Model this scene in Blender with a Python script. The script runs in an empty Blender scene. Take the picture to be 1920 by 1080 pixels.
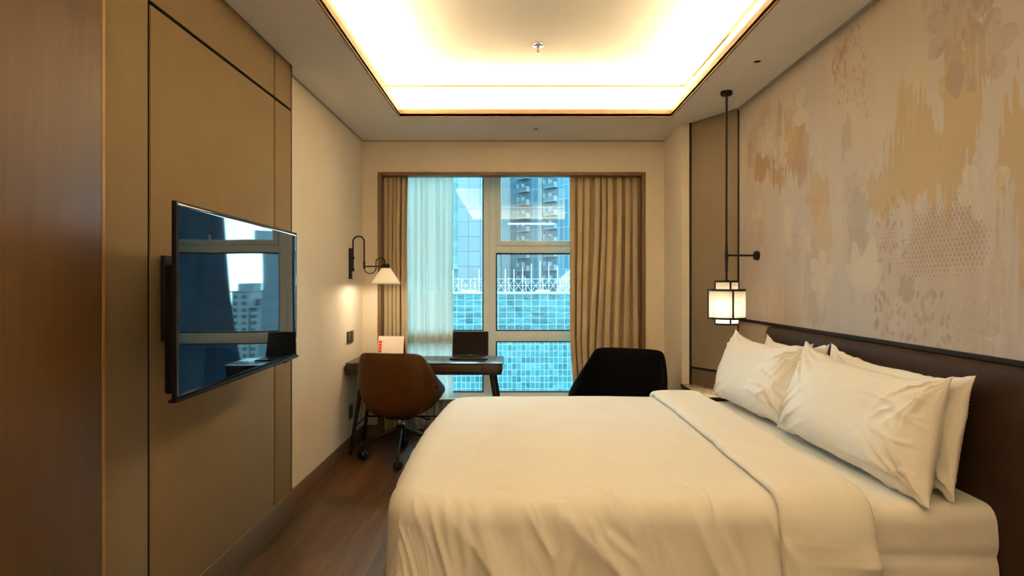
import bpy, bmesh, math, random
from mathutils import Vector, Matrix, noise
PI = math.pi
S = bpy.context.scene
COL = S.collection
random.seed(7)

# ------------------------------------------------------------------ camera
cam_d = bpy.data.cameras.new('camera')
cam = bpy.data.objects.new('camera', cam_d); COL.objects.link(cam)
cam.location = (0, 0, 1.38); cam.rotation_euler = (PI/2, 0, 0)
cam_d.sensor_width = 36; cam_d.lens = 36*1080/1920
cam_d.shift_x = -10/1920; cam_d.shift_y = -7/1920
cam_d.clip_start = 0.05; cam_d.clip_end = 2000
S.camera = cam

# ------------------------------------------------------------------ view, world, large lights
S.view_settings.view_transform = 'Standard'
S.view_settings.look = 'None'
S.view_settings.exposure = 0.62
S.view_settings.gamma = 1.0
S.view_settings.use_curve_mapping = False
S.cycles.use_denoising = True
S.cycles.max_bounces = 12
S.cycles.diffuse_bounces = 6
S.cycles.glossy_bounces = 4
S.cycles.transmission_bounces = 8
S.cycles.transparent_max_bounces = 16
S.cycles.sample_clamp_indirect = 6.0
S.cycles.caustics_reflective = False
S.cycles.caustics_refractive = False

SKY = 11.5
w = bpy.data.worlds.new('overcast_sky'); S.world = w; w.use_nodes = True
nt = w.node_tree; nt.nodes.clear()
wo = nt.nodes.new('ShaderNodeOutputWorld'); bg = nt.nodes.new('ShaderNodeBackground')
tc = nt.nodes.new('ShaderNodeTexCoord'); sp = nt.nodes.new('ShaderNodeSeparateXYZ')
rp = nt.nodes.new('ShaderNodeValToRGB'); mp = nt.nodes.new('ShaderNodeMapRange')
nz = nt.nodes.new('ShaderNodeTexNoise'); nz.inputs['Scale'].default_value = 2.2; nz.inputs['Detail'].default_value = 5
mx = nt.nodes.new('ShaderNodeMath'); mx.operation = 'MULTIPLY_ADD'; mx.inputs[1].default_value = 0.16; 
nt.links.new(tc.outputs['Generated'], sp.inputs[0]); nt.links.new(tc.outputs['Generated'], nz.inputs['Vector'])
nt.links.new(sp.outputs['Z'], mx.inputs[2]); nt.links.new(nz.outputs[0], mx.inputs[0])
nt.links.new(mx.outputs[0], mp.inputs['Value'])
mp.inputs['From Min'].default_value = -0.3; mp.inputs['From Max'].default_value = 0.9
e = rp.color_ramp.elements
e[0].position = 0.0; e[0].color = (0.10, 0.15, 0.18, 1)
e[1].position = 1.0; e[1].color = (0.85, 0.93, 1.0, 1)
n1 = rp.color_ramp.elements.new(0.20); n1.color = (0.20, 0.27, 0.30, 1)
n2 = rp.color_ramp.elements.new(0.29); n2.color = (0.80, 0.92, 0.98, 1)
n3 = rp.color_ramp.elements.new(0.62); n3.color = (0.62, 0.80, 0.95, 1)
nt.links.new(mp.outputs[0], rp.inputs[0]); nt.links.new(rp.outputs[0], bg.inputs['Color'])
bg.inputs['Strength'].default_value = SKY
nt.links.new(bg.outputs[0], wo.inputs[0])

WARM = (1.0, 0.74, 0.42)
def area(name, loc, rot, sx, sy, power, col=WARM, spread=180):
    l = bpy.data.lights.new(name, 'AREA'); l.shape = 'RECTANGLE'; l.size = sx; l.size_y = sy
    l.energy = power; l.color = col; l.spread = math.radians(spread)
    o = bpy.data.objects.new(name, l); COL.objects.link(o); o.location = loc; o.rotation_euler = rot
    return o
# ceiling tray: opening x OX0..OX1, y OY0..OY1; cove walls set back by SB
CZ, UZ = 2.68, 2.97
OX0, OX1, OY0, OY1 = -0.908, 1.189, -0.85, 4.457
SB = 0.15
COVE = 14.6     # watts per metre of strip
up = (PI, 0, 0)
for nm, x, y, sx, sy in (('cove_strip_left', OX0-.115, (OY0+OY1)/2, .05, OY1-OY0+.1),
                         ('cove_strip_right', OX1+.115, (OY0+OY1)/2, .05, OY1-OY0+.1),
                         ('cove_strip_window', (OX0+OX1)/2, OY1+.115, OX1-OX0+.1, .05),
                         ('cove_strip_entry', (OX0+OX1)/2, OY0-.115, OX1-OX0+.1, .05)):
    area(nm, (x, y, CZ+.035), up, sx, sy, COVE*max(sx, sy), WARM, 174)

# unseen area light added behind the camera to brighten the bed's near side
area('entry_fill', (0.3, -1.25, CZ-.004), (0, 0, 0), 1.0, .4, 12, (1, .76, .46))

# ------------------------------------------------------------------ node helpers
def new_mat(name):
    m = bpy.data.materials.new(name); m.use_nodes = True
    nt = m.node_tree; b = nt.nodes['Principled BSDF']
    return m, nt, b
def N(nt, t, **kw):
    n = nt.nodes.new(t)
    for k, v in kw.items():
        if hasattr(n, k): setattr(n, k, v)
        else: n.inputs[k].default_value = v
    return n
def L(nt, a, b): nt.links.new(a, b)
def rgba(c): return (c[0], c[1], c[2], 1)
def coords(nt, scale=(1, 1, 1), rot=(0, 0, 0), kind='Object'):
    t = N(nt, 'ShaderNodeTexCoord'); m = N(nt, 'ShaderNodeMapping')
    m.inputs['Scale'].default_value = scale; m.inputs['Rotation'].default_value = rot
    L(nt, t.outputs[kind], m.inputs[0]); return m.outputs[0]
def noise_n(nt, vec, scale, detail=4, rough=.5, dist=0):
    n = N(nt, 'ShaderNodeTexNoise'); n.inputs['Scale'].default_value = scale
    n.inputs['Detail'].default_value = detail; n.inputs['Roughness'].default_value = rough
    n.inputs['Distortion'].default_value = dist
    L(nt, vec, n.inputs['Vector']); return n.outputs[0]
def ramp(nt, fac, stops):
    r = N(nt, 'ShaderNodeValToRGB'); el = r.color_ramp.elements
    el[0].position, el[0].color = stops[0][0], rgba(stops[0][1])
    el[1].position, el[1].color = stops[-1][0], rgba(stops[-1][1])
    for p, c in stops[1:-1]:
        q = el.new(p); q.color = rgba(c)
    L(nt, fac, r.inputs[0]); return r.outputs[0]
def bump(nt, h, b, strength=.2, dist=.002):
    n = N(nt, 'ShaderNodeBump'); n.inputs['Strength'].default_value = strength
    n.inputs['Distance'].default_value = dist
    L(nt, h, n.inputs['Height']); L(nt, n.outputs[0], b.inputs['Normal'])
def sc(c, k): return tuple(min(1, v*k) for v in c)

def m_plain(name, col, rough=.5, metal=0., spec=.5, var=.06, scale=8, bmp=0, bscale=300):
    m, nt, b = new_mat(name)
    v = coords(nt)
    c = ramp(nt, noise_n(nt, v, scale), [(.3, sc(col, 1-var)), (.7, sc(col, 1+var))])
    L(nt, c, b.inputs['Base Color'])
    b.inputs['Roughness'].default_value = rough; b.inputs['Metallic'].default_value = metal
    b.inputs['Specular IOR Level'].default_value = spec
    if bmp: bump(nt, noise_n(nt, v, bscale, 2), b, bmp, .001)
    return m
def m_fabric(name, col, rough=.85, sheen=.0, var=.08, wscale=500, bmp=.25, spec=.2):
    m, nt, b = new_mat(name)
    v = coords(nt)
    c = ramp(nt, noise_n(nt, v, 6, 6), [(.3, sc(col, 1-var)), (.7, sc(col, 1+var))])
    v2 = coords(nt, (1, 1, .35))
    n2 = noise_n(nt, v2, wscale, 2)
    mixn = N(nt, 'ShaderNodeMix', data_type='RGBA', blend_type='MULTIPLY'); mixn.inputs[0].default_value = .5
    L(nt, c, mixn.inputs[6]); L(nt, ramp(nt, n2, [(.3, (.75, .75, .75)), (.7, (1, 1, 1))]), mixn.inputs[7])
    L(nt, mixn.outputs[2], b.inputs['Base Color'])
    b.inputs['Roughness'].default_value = rough; b.inputs['Specular IOR Level'].default_value = spec
    b.inputs['Sheen Weight'].default_value = sheen
    bump(nt, n2, b, bmp, .001)
    return m
def m_wood(name, dark, light, axis='Z', rough=.45, scale=1.0, spec=.4):
    m, nt, b = new_mat(name)
    st = {'X': (.06, 1, 1), 'Y': (1, .06, 1), 'Z': (1, 1, .06)}[axis]
    v = coords(nt, tuple(a*scale for a in st))
    f = noise_n(nt, v, 28, 8, .62, .6)
    c = ramp(nt, f, [(.28, dark), (.5, tuple((a+b_)/2 for a, b_ in zip(dark, light))), (.74, light)])
    L(nt, c, b.inputs['Base Color'])
    b.inputs['Roughness'].default_value = rough; b.inputs['Specular IOR Level'].default_value = spec
    bump(nt, f, b, .12, .001)
    return m

M = {}
M['paint_ceiling'] = m_plain('paint_ceiling', (.80, .78, .74), .9, spec=.1, var=.01, bmp=.05, bscale=120)
M['paint_wall'] = m_fabric('wall_covering', (.84, .755, .625), .9, var=.02, wscale=180, bmp=.12)
M['panel_fabric'] = m_fabric('panel_fabric', (.205, .148, .078), .9, var=.03, wscale=260, bmp=.15)
M['panel_grey'] = m_fabric('panel_fabric_grey', (.21, .165, .115), .9, var=.03, wscale=260, bmp=.15)
M['groove'] = m_plain('black_groove', (.004, .0035, .003), .9, spec=.05)
M['black_metal'] = m_plain('black_metal', (.010, .009, .008), .5, metal=.0, spec=.22, var=.1)
M['black_plastic'] = m_plain('black_plastic', (.012, .012, .012), .35, spec=.4)
M['jamb_wood'] = m_wood('jamb_wood', (.056, .026, .0055), (.090, .043, .010), 'Z', .5)
M['jamb_edge'] = m_wood('jamb_edge_wood', (.22, .125, .036), (.31, .185, .058), 'Z', .5)
M['tray_wood'] = m_wood('tray_wood', (.28, .165, .058), (.40, .245, .090), 'X', .5)
M['tray_wood_y'] = m_wood('tray_wood_long', (.28, .165, .058), (.40, .245, .090), 'Y', .5)
M['portal_wood'] = m_wood('portal_wood', (.12, .065, .028), (.19, .107, .047), 'Z', .5)
M['base_wood'] = m_wood('skirting_wood', (.10, .052, .028), (.17, .092, .05), 'Y', .5)
M['base_wood_x'] = m_wood('skirting_wood_back', (.10, .05, .03), (.17, .09, .05), 'X', .5)
M['base_panel'] = m_wood('skirting_panel', (.068, .044, .021), (.098, .063, .032), 'Y', .6)
M['desk_wood'] = m_wood('desk_wood', (.030, .0145, .0065), (.052, .026, .012), 'X', .24, 1.0, .3)
M['leather'] = m_plain('tan_leather', (.056, .0200, .0030), .5, spec=.16, var=.12, scale=14, bmp=.15, bscale=420)
M['black_fabric'] = m_fabric('black_fabric', (.0030, .0031, .004), .95, var=.15, wscale=400, spec=.04)
M['curtain'] = m_fabric('curtain_cloth', (.52, .415, .27), .85, var=.06, wscale=380)
M['linen'] = m_fabric('white_linen', (.84, .82, .77), .8, var=.015, wscale=600, bmp=.06)
M['headboard'] = m_plain('headboard_leather', (.030, .017, .011), .6, spec=.05, var=.15, scale=10, bmp=.1, bscale=350)
M['chrome'] = m_plain('chrome', (.75, .75, .75), .18, metal=1.)
M['white_enamel'] = m_plain('white_enamel', (.80, .80, .78), .4)
M['frame_alu'] = m_plain('window_aluminium', (.80, .93, 1.0), .4, spec=.4, var=.02)  # blue tint in the base colour stands in for cool daylight on the frames
M['gasket'] = m_plain('rubber_gasket', (.01, .012, .015), .7)
M['switch'] = m_plain('bronze_switch', (.075, .055, .035), .4, metal=.3)
M['paper'] = m_plain('paper', (.82, .74, .68), .8, spec=.2, var=.01)
M['red_paper'] = m_plain('red_print', (.75, .035, .012), .6, var=.08)
M['wine'] = m_plain('wine_card', (.09, .004, .012), .6)
M['ink'] = m_plain('ink', (.18, .13, .11), .7)
M['laptop'] = m_plain('laptop_shell', (.012, .011, .011), .42, spec=.3)
M['laptop_screen'] = m_plain('laptop_screen', (.007, .005, .0035), .5, spec=.08)
M['stone_grey'] = m_plain('drawer_front', (.05, .045, .042), .5)
M['led'] = m_plain('white_plastic', (.8, .78, .72), .5)

# marble
m, nt, b = new_mat('marble_top'); v = coords(nt)
f = noise_n(nt, v, 5, 8, .6, 2.2)
L(nt, ramp(nt, f, [(.35, (.60, .52, .40)), (.48, (.70, .63, .52)), (.52, (.38, .31, .23)), (.56, (.68, .60, .49)), (.8, (.74, .68, .57))]), b.inputs['Base Color'])
b.inputs['Roughness'].default_value = .15
M['marble'] = m

# floor: long planks running toward the window
m, nt, b = new_mat('floor_planks')
v = coords(nt, (1, 1, 1), (0, 0, PI/2))
br = N(nt, 'ShaderNodeTexBrick'); br.offset = .37; br.offset_frequency = 2; br.squash = 1
br.inputs['Scale'].default_value = 1; br.inputs['Brick Width'].default_value = 1.25; br.inputs['Row Height'].default_value = .18
br.inputs['Mortar Size'].default_value = .0012; br.inputs['Mortar Smooth'].default_value = .2
br.inputs['Color1'].default_value = (0, 0, 0, 1); br.inputs['Color2'].default_value = (1, 1, 1, 1); br.inputs['Mortar'].default_value = (.5, .5, .5, 1)
L(nt, v, br.inputs['Vector'])
vv = coords(nt, (1, .07, 1))
addv = N(nt, 'ShaderNodeVectorMath', operation='MULTIPLY_ADD'); addv.inputs[1].default_value = (7, 7, 7)
L(nt, br.outputs['Color'], addv.inputs[0]); L(nt, vv, addv.inputs[2])
f = noise_n(nt, addv.outputs[0], 16, 8, .62, .5)
grain = ramp(nt, f, [(.25, (.022, .0085, .0025)), (.5, (.072, .032, .011)), (.75, (.150, .076, .032))])
tone = N(nt, 'ShaderNodeMix', data_type='RGBA', blend_type='MULTIPLY'); tone.inputs[0].default_value = .9
L(nt, grain, tone.inputs[6]); L(nt, ramp(nt, br.outputs['Color'], [(0, (.50, .48, .46)), (1, (1.1, 1.08, 1.05))]), tone.inputs[7])
mor = N(nt, 'ShaderNodeMix', data_type='RGBA'); L(nt, br.outputs['Fac'], mor.inputs[0]); L(nt, tone.outputs[2], mor.inputs[6]); mor.inputs[7].default_value = (.03, .016, .01, 1)
L(nt, mor.outputs[2], b.inputs['Base Color']); b.inputs['Roughness'].default_value = .42; b.inputs['Specular IOR Level'].default_value = .4
bump(nt, f, b, .08, .001)
M['floor'] = m

# sheer cloth
m, nt, b = new_mat('sheer_cloth'); nt.nodes.remove(b); o = nt.nodes['Material Output']
tr = N(nt, 'ShaderNodeBsdfTransparent'); tl = N(nt, 'ShaderNodeBsdfTranslucent'); df = N(nt, 'ShaderNodeBsdfDiffuse')
tr.inputs[0].default_value = (.95, .95, .92, 1); tl.inputs[0].default_value = (.96, .95, .90, 1); df.inputs[0].default_value = (.8, .78, .7, 1)
m1 = N(nt, 'ShaderNodeMixShader'); m1.inputs[0].default_value = .45; L(nt, tl.outputs[0], m1.inputs[1]); L(nt, df.outputs[0], m1.inputs[2])
m2 = N(nt, 'ShaderNodeMixShader'); v = coords(nt)
L(nt, ramp(nt, noise_n(nt, v, 900, 1), [(.3, (.52,)*3), (.7, (.74,)*3)]), m2.inputs[0])
L(nt, tr.outputs[0], m2.inputs[1]); L(nt, m1.outputs[0], m2.inputs[2]); L(nt, m2.outputs[0], o.inputs[0])
M['sheer'] = m
# lamp shades
def m_shade(name, col, transp, mixd=.45):
    m, nt, b = new_mat(name); nt.nodes.remove(b); o = nt.nodes['Material Output']
    tr = N(nt, 'ShaderNodeBsdfTransparent'); tl = N(nt, 'ShaderNodeBsdfTranslucent'); df = N(nt, 'ShaderNodeBsdfDiffuse')
    v = coords(nt)
    c = ramp(nt, noise_n(nt, v, 300, 2), [(.3, sc(col, .95)), (.7, col)])
    L(nt, c, tl.inputs[0]); L(nt, c, df.inputs[0])
    m1 = N(nt, 'ShaderNodeMixShader'); m1.inputs[0].default_value = mixd; L(nt, tl.outputs[0], m1.inputs[1]); L(nt, df.outputs[0], m1.inputs[2])
    m2 = N(nt, 'ShaderNodeMixShader'); m2.inputs[0].default_value = 1-transp; L(nt, tr.outputs[0], m2.inputs[1]); L(nt, m1.outputs[0], m2.inputs[2])
    L(nt, m2.outputs[0], o.inputs[0]); return m
M['shade'] = m_shade('lantern_cloth', (.95, .93, .89), .25, .4)
M['cone_shade'] = m_shade('cone_shade_cloth', (.86, .83, .78), .0, .8)
m, nt, b = new_mat('bulb_glow'); b.inputs['Emission Color'].default_value = (1, .74, .42, 1); b.inputs['Emission Strength'].default_value = 14
M['bulb'] = m
# window glass (tinted)
m, nt, b = new_mat('tinted_glass'); nt.nodes.remove(b); o = nt.nodes['Material Output']
tr = N(nt, 'ShaderNodeBsdfTransparent'); gl = N(nt, 'ShaderNodeBsdfGlossy'); gl.inputs['Roughness'].default_value = 0.0
tr.inputs[0].default_value = (.74, .965, .99, 1); gl.inputs[0].default_value = (1, 1, 1, 1)
fr = N(nt, 'ShaderNodeFresnel'); fr.inputs[0].default_value = 1.55
m2 = N(nt, 'ShaderNodeMixShader'); L(nt, fr.outputs[0], m2.inputs[0]); L(nt, tr.outputs[0], m2.inputs[1]); L(nt, gl.outputs[0], m2.inputs[2])
L(nt, m2.outputs[0], o.inputs[0]); M['glass'] = m
# television glass
m, nt, b = new_mat('screen_glass'); b.inputs['Base Color'].default_value = (.004, .006, .010, 1)
b.inputs['Roughness'].default_value = .02; b.inputs['IOR'].default_value = 1.72; b.inputs['Specular IOR Level'].default_value = .5
b.inputs['Specular Tint'].default_value = (.6, .85, 1, 1)
M['screen'] = m
M['tv_black'] = m_plain('television_black', (.006, .006, .006), .6, spec=.08)
# facades
def m_facade(name, glass, line, cw, ch, lw, rough=.12, var=.35, wav=.0, horiz='X', spec=.28):
    m, nt, b = new_mat(name)
    v = coords(nt, (1, 1, 1), (PI/2, 0, 0) if horiz == 'X' else (PI/2, 0, PI/2))
    t = N(nt, 'ShaderNodeTexCoord'); s = N(nt, 'ShaderNodeSeparateXYZ'); L(nt, t.outputs['Object'], s.inputs[0])
    cb = N(nt, 'ShaderNodeCombineXYZ')
    if horiz == 'X': L(nt, s.outputs['X'], cb.inputs['X'])
    else: L(nt, s.outputs['Y'], cb.inputs['X'])
    L(nt, s.outputs['Z'], cb.inputs['Y'])
    br = N(nt, 'ShaderNodeTexBrick'); br.offset = 0; br.squash = 1
    br.inputs['Scale'].default_value = 1; br.inputs['Brick Width'].default_value = cw; br.inputs['Row Height'].default_value = ch
    br.inputs['Mortar Size'].default_value = lw; br.inputs['Mortar Smooth'].default_value = .1
    br.inputs['Color1'].default_value = rgba(sc(glass, 1-var)); br.inputs['Color2'].default_value = rgba(sc(glass, 1+var)); br.inputs['Mortar'].default_value = rgba(line)
    L(nt, cb.outputs[0], br.inputs['Vector'])
    L(nt, br.outputs['Color'], b.inputs['Base Color'])
    b.inputs['Roughness'].default_value = rough; b.inputs['Specular IOR Level'].default_value = spec
    if wav:
        bump(nt, noise_n(nt, cb.outputs[0], .30, 3, .55, 1.8), b, wav, 1.0)
    return m
M['fac_low'] = m_facade('facade_upper_tier', (0.0150, 0.0540, 0.0640), (0.11, 0.1485, 0.1595), 1.30, .95, .045, .04, .35, .2, spec=.17)
M['fac_low2'] = m_facade('facade_lower_tier', (0.0175, 0.0590, 0.0690), (0.11, 0.1485, 0.1595), .72, .98, .038, .04, .35, .15, spec=.17)
M['fac_tower'] = m_facade('facade_tower', (0.0495, 0.099, 0.1293), (0.1045, 0.1595, 0.187), 1.4, 3.25, .10, .15, .22)
M['fac_teal'] = m_facade('facade_teal', (0.03025, 0.09075, 0.0935), (0.01925, 0.0605, 0.066), 1.1, 1.5, .08, .2, .25)
M['fac_stone'] = m_facade('facade_stone', (0.06875, 0.08525, 0.09625), (0.02475, 0.03025, 0.03575), 3.4, 3.1, .05, .7, .06)
M['fac_dark'] = m_facade('facade_dark_tower', (0.0033, 0.0099, 0.0187), (0.0088, 0.0187, 0.0275), 2.6, 3.3, .10, .5, .35, spec=.06)
M['fac_flat'] = m_facade('facade_apartments', (0.165, 0.176, 0.176), (0.132, 0.143, 0.143), 3.2, 3.0, .06, .8, .05)
M['win_dark'] = m_plain('flat_window', (0.0495, 0.0715, 0.088), .3)
M['pale_concrete'] = m_plain('pale_concrete', (0.121, 0.143, 0.154), .8)
M['deep_glass'] = m_plain('deep_glass', (0.03575, 0.077, 0.1045), .3)
M['scaf'] = m_plain('scaffold_white', (0.275, 0.3025, 0.308), .6)
M['street'] = m_plain('street_ground', (0.088, 0.099, 0.099), .9)

# ------------------------------------------------------------------ mesh helpers
class MB:
    def __init__(self): self.bm = bmesh.new()
    def box(self, x0, x1, y0, y1, z0, z1, bev=0, seg=2):
        r = bmesh.ops.create_cube(self.bm, size=1)
        vs = r['verts']
        for v in vs:
            v.co = Vector((x0+(v.co.x+.5)*(x1-x0), y0+(v.co.y+.5)*(y1-y0), z0+(v.co.z+.5)*(z1-z0)))
        if bev:
            es = list({e for v in vs for e in v.link_edges})
            bmesh.ops.bevel(self.bm, geom=es, offset=bev, segments=seg, affect='EDGES', profile=.5)
        return self
    def prism(self, poly, z0, z1, bev=0, seg=2):
        b = [self.bm.verts.new((x, y, z0)) for x, y in poly]; t = [self.bm.verts.new((x, y, z1)) for x, y in poly]
        n = len(poly); fs = [self.bm.faces.new(b[::-1]), self.bm.faces.new(t)]
        for i in range(n): fs.append(self.bm.faces.new((b[i], b[(i+1) % n], t[(i+1) % n], t[i])))
        if bev:
            es = list({e for v in b+t for e in v.link_edges})
            bmesh.ops.bevel(self.bm, geom=es, offset=bev, segments=seg, affect='EDGES', profile=.5)
        return self
    def cyl(self, p0, p1, r0, r1=None, n=20, cap=True):
        r1 = r0 if r1 is None else r1
        p0, p1 = Vector(p0), Vector(p1); d = (p1-p0).normalized()
        a = d.orthogonal().normalized(); b = d.cross(a)
        A = [self.bm.verts.new(p0+r0*(math.cos(2*PI*i/n)*a+math.sin(2*PI*i/n)*b)) for i in range(n)]
        B = [self.bm.verts.new(p1+r1*(math.cos(2*PI*i/n)*a+math.sin(2*PI*i/n)*b)) for i in range(n)]
        for i in range(n): self.bm.faces.new((A[i], A[(i+1) % n], B[(i+1) % n], B[i]))
        if cap: self.bm.faces.new(A[::-1]); self.bm.faces.new(B)
        return self
    def tube(self, pts, r, n=10):
        pts = [Vector(p) for p in pts]; rings = []; a = None
        for i, p in enumerate(pts):
            d = (pts[min(i+1, len(pts)-1)]-pts[max(i-1, 0)]).normalized()
            a = d.orthogonal().normalized() if a is None else (a-d*a.dot(d)).normalized()
            b = d.cross(a); rr = r[i] if isinstance(r, (list, tuple)) else r
            rings.append([self.bm.verts.new(p+rr*(math.cos(2*PI*k/n)*a+math.sin(2*PI*k/n)*b)) for k in range(n)])
        for A, B in zip(rings, rings[1:]):
            for k in range(n): self.bm.faces.new((A[k], A[(k+1) % n], B[(k+1) % n], B[k]))
        self.bm.faces.new(rings[0][::-1]); self.bm.faces.new(rings[-1])
        return self
    def lathe(self, prof, c=(0, 0, 0), n=32, close=False):
        rings = []
        for r, z in prof:
            rings.append([self.bm.verts.new((c[0]+max(r, 1e-5)*math.cos(2*PI*k/n), c[1]+max(r, 1e-5)*math.sin(2*PI*k/n), c[2]+z)) for k in range(n)])
        prs = list(zip(rings, rings[1:])) + ([(rings[-1], rings[0])] if close else [])
        for A, B in prs:
            for k in range(n): self.bm.faces.new((A[k], A[(k+1) % n], B[(k+1) % n], B[k]))
        return self
    def grid(self, f, nu, nv, closed_u=False):
        g = [[self.bm.verts.new(f(i/(nu if closed_u else nu-1), j/(nv-1))) for j in range(nv)] for i in range(nu)]
        for i in range(nu if closed_u else nu-1):
            for j in range(nv-1):
                k = (i+1) % nu
                self.bm.faces.new((g[i][j], g[k][j], g[k][j+1], g[i][j+1]))
        return g
    def xform(self, mat): bmesh.ops.transform(self.bm, matrix=mat, verts=self.bm.verts); return self

def build(name, mb, mat, parent=None, loc=None, smooth=35, local=True):
    """link mb as one mesh object. With a parent the vertices are already in the parent's local frame (local) or in world axes (not local)."""
    bm = mb.bm
    bmesh.ops.recalc_face_normals(bm, faces=bm.faces)
    off = Vector((0, 0, 0))
    if parent is not None and not local:
        r = parent
        while r.parent: r = r.parent
        off = r.location
    elif loc is not None: off = Vector(loc)
    if off.length: bmesh.ops.translate(bm, verts=bm.verts, vec=-off)
    me = bpy.data.meshes.new(name); bm.to_mesh(me); bm.free()
    me.materials.append(mat)
    o = bpy.data.objects.new(name, me); COL.objects.link(o)
    if smooth:
        me.polygons.foreach_set('use_smooth', [True]*len(me.polygons))
        if smooth < 180: me.set_sharp_from_angle(angle=math.radians(smooth))
    if parent is not None: o.parent = parent
    elif loc is not None: o.location = loc
    return o
def tag(o, label=None, cat=None, group=None, kind=None):
    if label: o['label'] = label
    if cat: o['category'] = cat
    if group: o['group'] = group
    if kind: o['kind'] = kind
    return o
def thing(name, label, cat, loc, rz=0, group=None):
    o = bpy.data.objects.new(name, None); COL.objects.link(o); o.empty_display_size = .1
    o.location = loc; o.rotation_euler = (0, 0, rz)
    return tag(o, label, cat, group)
def W(name, mb, mat, parent, smooth=35): return build(name, mb, mat, parent, smooth=smooth, local=False)
def struct(name, mb, mat, parent=None, smooth=35):
    o = build(name, mb, mat, parent, smooth=smooth, local=False)
    if parent is None: o['kind'] = 'structure'
    return o
def mod(o, t, **kw):
    m = o.modifiers.new(t.lower(), t)
    for k, v in kw.items(): setattr(m, k, v)
    return m
def bake(o):
    """apply the modifiers of o (evaluated mesh replaces the mesh)"""
    dg = bpy.context.evaluated_depsgraph_get(); dg.update()
    me = bpy.data.meshes.new_from_object(o.evaluated_get(dg))
    o.modifiers.clear(); o.data = me; return o
def nz3(x, y, z=0.): return noise.noise(Vector((x, y, z)))
def sstep(a, b, x):
    t = max(0., min(1., (x-a)/(b-a))); return t*t*(3-2*t)

# ================================================================== SETTING
LX, RX, BY, EY = -1.40, 1.64, 5.21, -1.60
PX, PY0, PY1 = -1.34, 1.785, 3.42          # television wall panelling
WX0, WX1, WZ = -1.26, 1.158, 2.393         # curtain opening in the window wall
struct('floor', MB().box(LX-.2, RX+.2, EY-.1, 5.75, -.1, 0), M['floor'])
struct('wall_left', MB().box(LX-.1, LX, EY, 5.75, 0, UZ+.1), M['paint_wall'])
struct('wall_right', MB().box(RX, RX+.1, EY, 5.75, 0, UZ+.1), M['paint_wall'])
struct('wall_entry', MB().box(LX-.1, RX+.1, EY-.1, EY, 0, UZ+.1), M['paint_wall'])
wb = MB(); wb.box(LX, WX0, BY, 5.62, 0, CZ+.02); wb.box(WX1, RX, BY, 5.62, 0, CZ+.02); wb.box(WX0, WX1, BY, BY+.10, WZ, CZ+.02)
wb.box(WX0, WX1, BY+.1, 5.75, 2.52, CZ+.02)
struct('wall_window', wb, M['paint_wall'])
struct('wall_pier', MB().box(1.327, RX, 4.65, BY, 0, CZ), M['paint_wall'])
# lower ceiling with the tray opening (downlight holes cut below)
DL = [(1.40, 3.36), (0.156, 4.82)]
def ceiling_mesh():
    # four strips round the opening; the two strips with downlights get round holes
    out = MB()
    def strip_(x0, x1, y0, y1, hole=None):
        if hole is None: out.box(x0, x1, y0, y1, CZ, CZ+.02); return
        hx, hy = hole; r, n = .024, 32; bm = out.bm
        sq = .06
        out.box(x0, hx-sq, y0, y1, CZ, CZ+.02); out.box(hx+sq, x1, y0, y1, CZ, CZ+.02)
        out.box(hx-sq, hx+sq, y0, hy-sq, CZ, CZ+.02); out.box(hx-sq, hx+sq, hy+sq, y1, CZ, CZ+.02)
        I, O, U = [], [], []
        for k in range(n):
            a = 2*PI*k/n+PI/4; c, s_ = math.cos(a), math.sin(a); q = sq/max(abs(c), abs(s_))
            I.append(bm.verts.new((hx+r*c, hy+r*s_, CZ))); O.append(bm.verts.new((hx+q*c, hy+q*s_, CZ))); U.append(bm.verts.new((hx+r*c, hy+r*s_, CZ+.06)))
        for k in range(n):
            j = (k+1) % n
            bm.faces.new((I[k], I[j], O[j], O[k])); bm.faces.new((I[k], U[k], U[j], I[j]))
        bm.faces.new(U)
    strip_(LX, OX0, EY, BY); strip_(OX1, RX, EY, BY, DL[0])
    strip_(OX0, OX1, EY, OY0); strip_(OX0, OX1, OY1, BY, DL[1])
    return out
ceil = struct('ceiling', ceiling_mesh(), M['paint_ceiling'], smooth=0)
tr_ = MB()
x0, x1, y0, y1 = OX0-SB, OX1+SB, OY0-SB, OY1+SB
tr_.box(x0-.02, x0, y0-.02, y1+.02, CZ+.02, UZ+.02); tr_.box(x1, x1+.02, y0-.02, y1+.02, CZ+.02, UZ+.02)
tr_.box(x0, x1, y1, y1+.02, CZ+.02, UZ+.02); tr_.box(x0, x1, y0-.02, y0, CZ+.02, UZ+.02)
tr_.box(x0, x1, y0, y1, UZ, UZ+.02)
struct('ceiling_tray', tr_, M['paint_ceiling'], smooth=0)
bt, bz0, bz1 = .014, CZ-.004, 2.736
struct('trim_1', MB().box(OX0-bt, OX1+bt, OY1, OY1+bt, bz0, bz1, .002), M['tray_wood'])
struct('trim_2', MB().box(OX0-bt, OX0, OY0-bt, OY1, bz0, bz1, .002), M['tray_wood_y'])
struct('trim_3', MB().box(OX1, OX1+bt, OY0-bt, OY1, bz0, bz1, .002), M['tray_wood_y'])
struct('trim_4', MB().box(OX0, OX1, OY0-bt, OY0, bz0, bz1, .002), M['tray_wood'])
md = MB(); q = .013
md.box(x0, x1, y1-q, y1, UZ-q, UZ); md.box(x0, x0+q, y0, y1-q, UZ-q, UZ); md.box(x1-q, x1, y0, y1-q, UZ-q, UZ); md.box(x0+q, x1-q, y0, y0+q, UZ-q, UZ)
struct('trim_5', md, m_wood('tray_moulding', (.085, .048, .016), (.13, .075, .026), 'X', .6))
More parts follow.
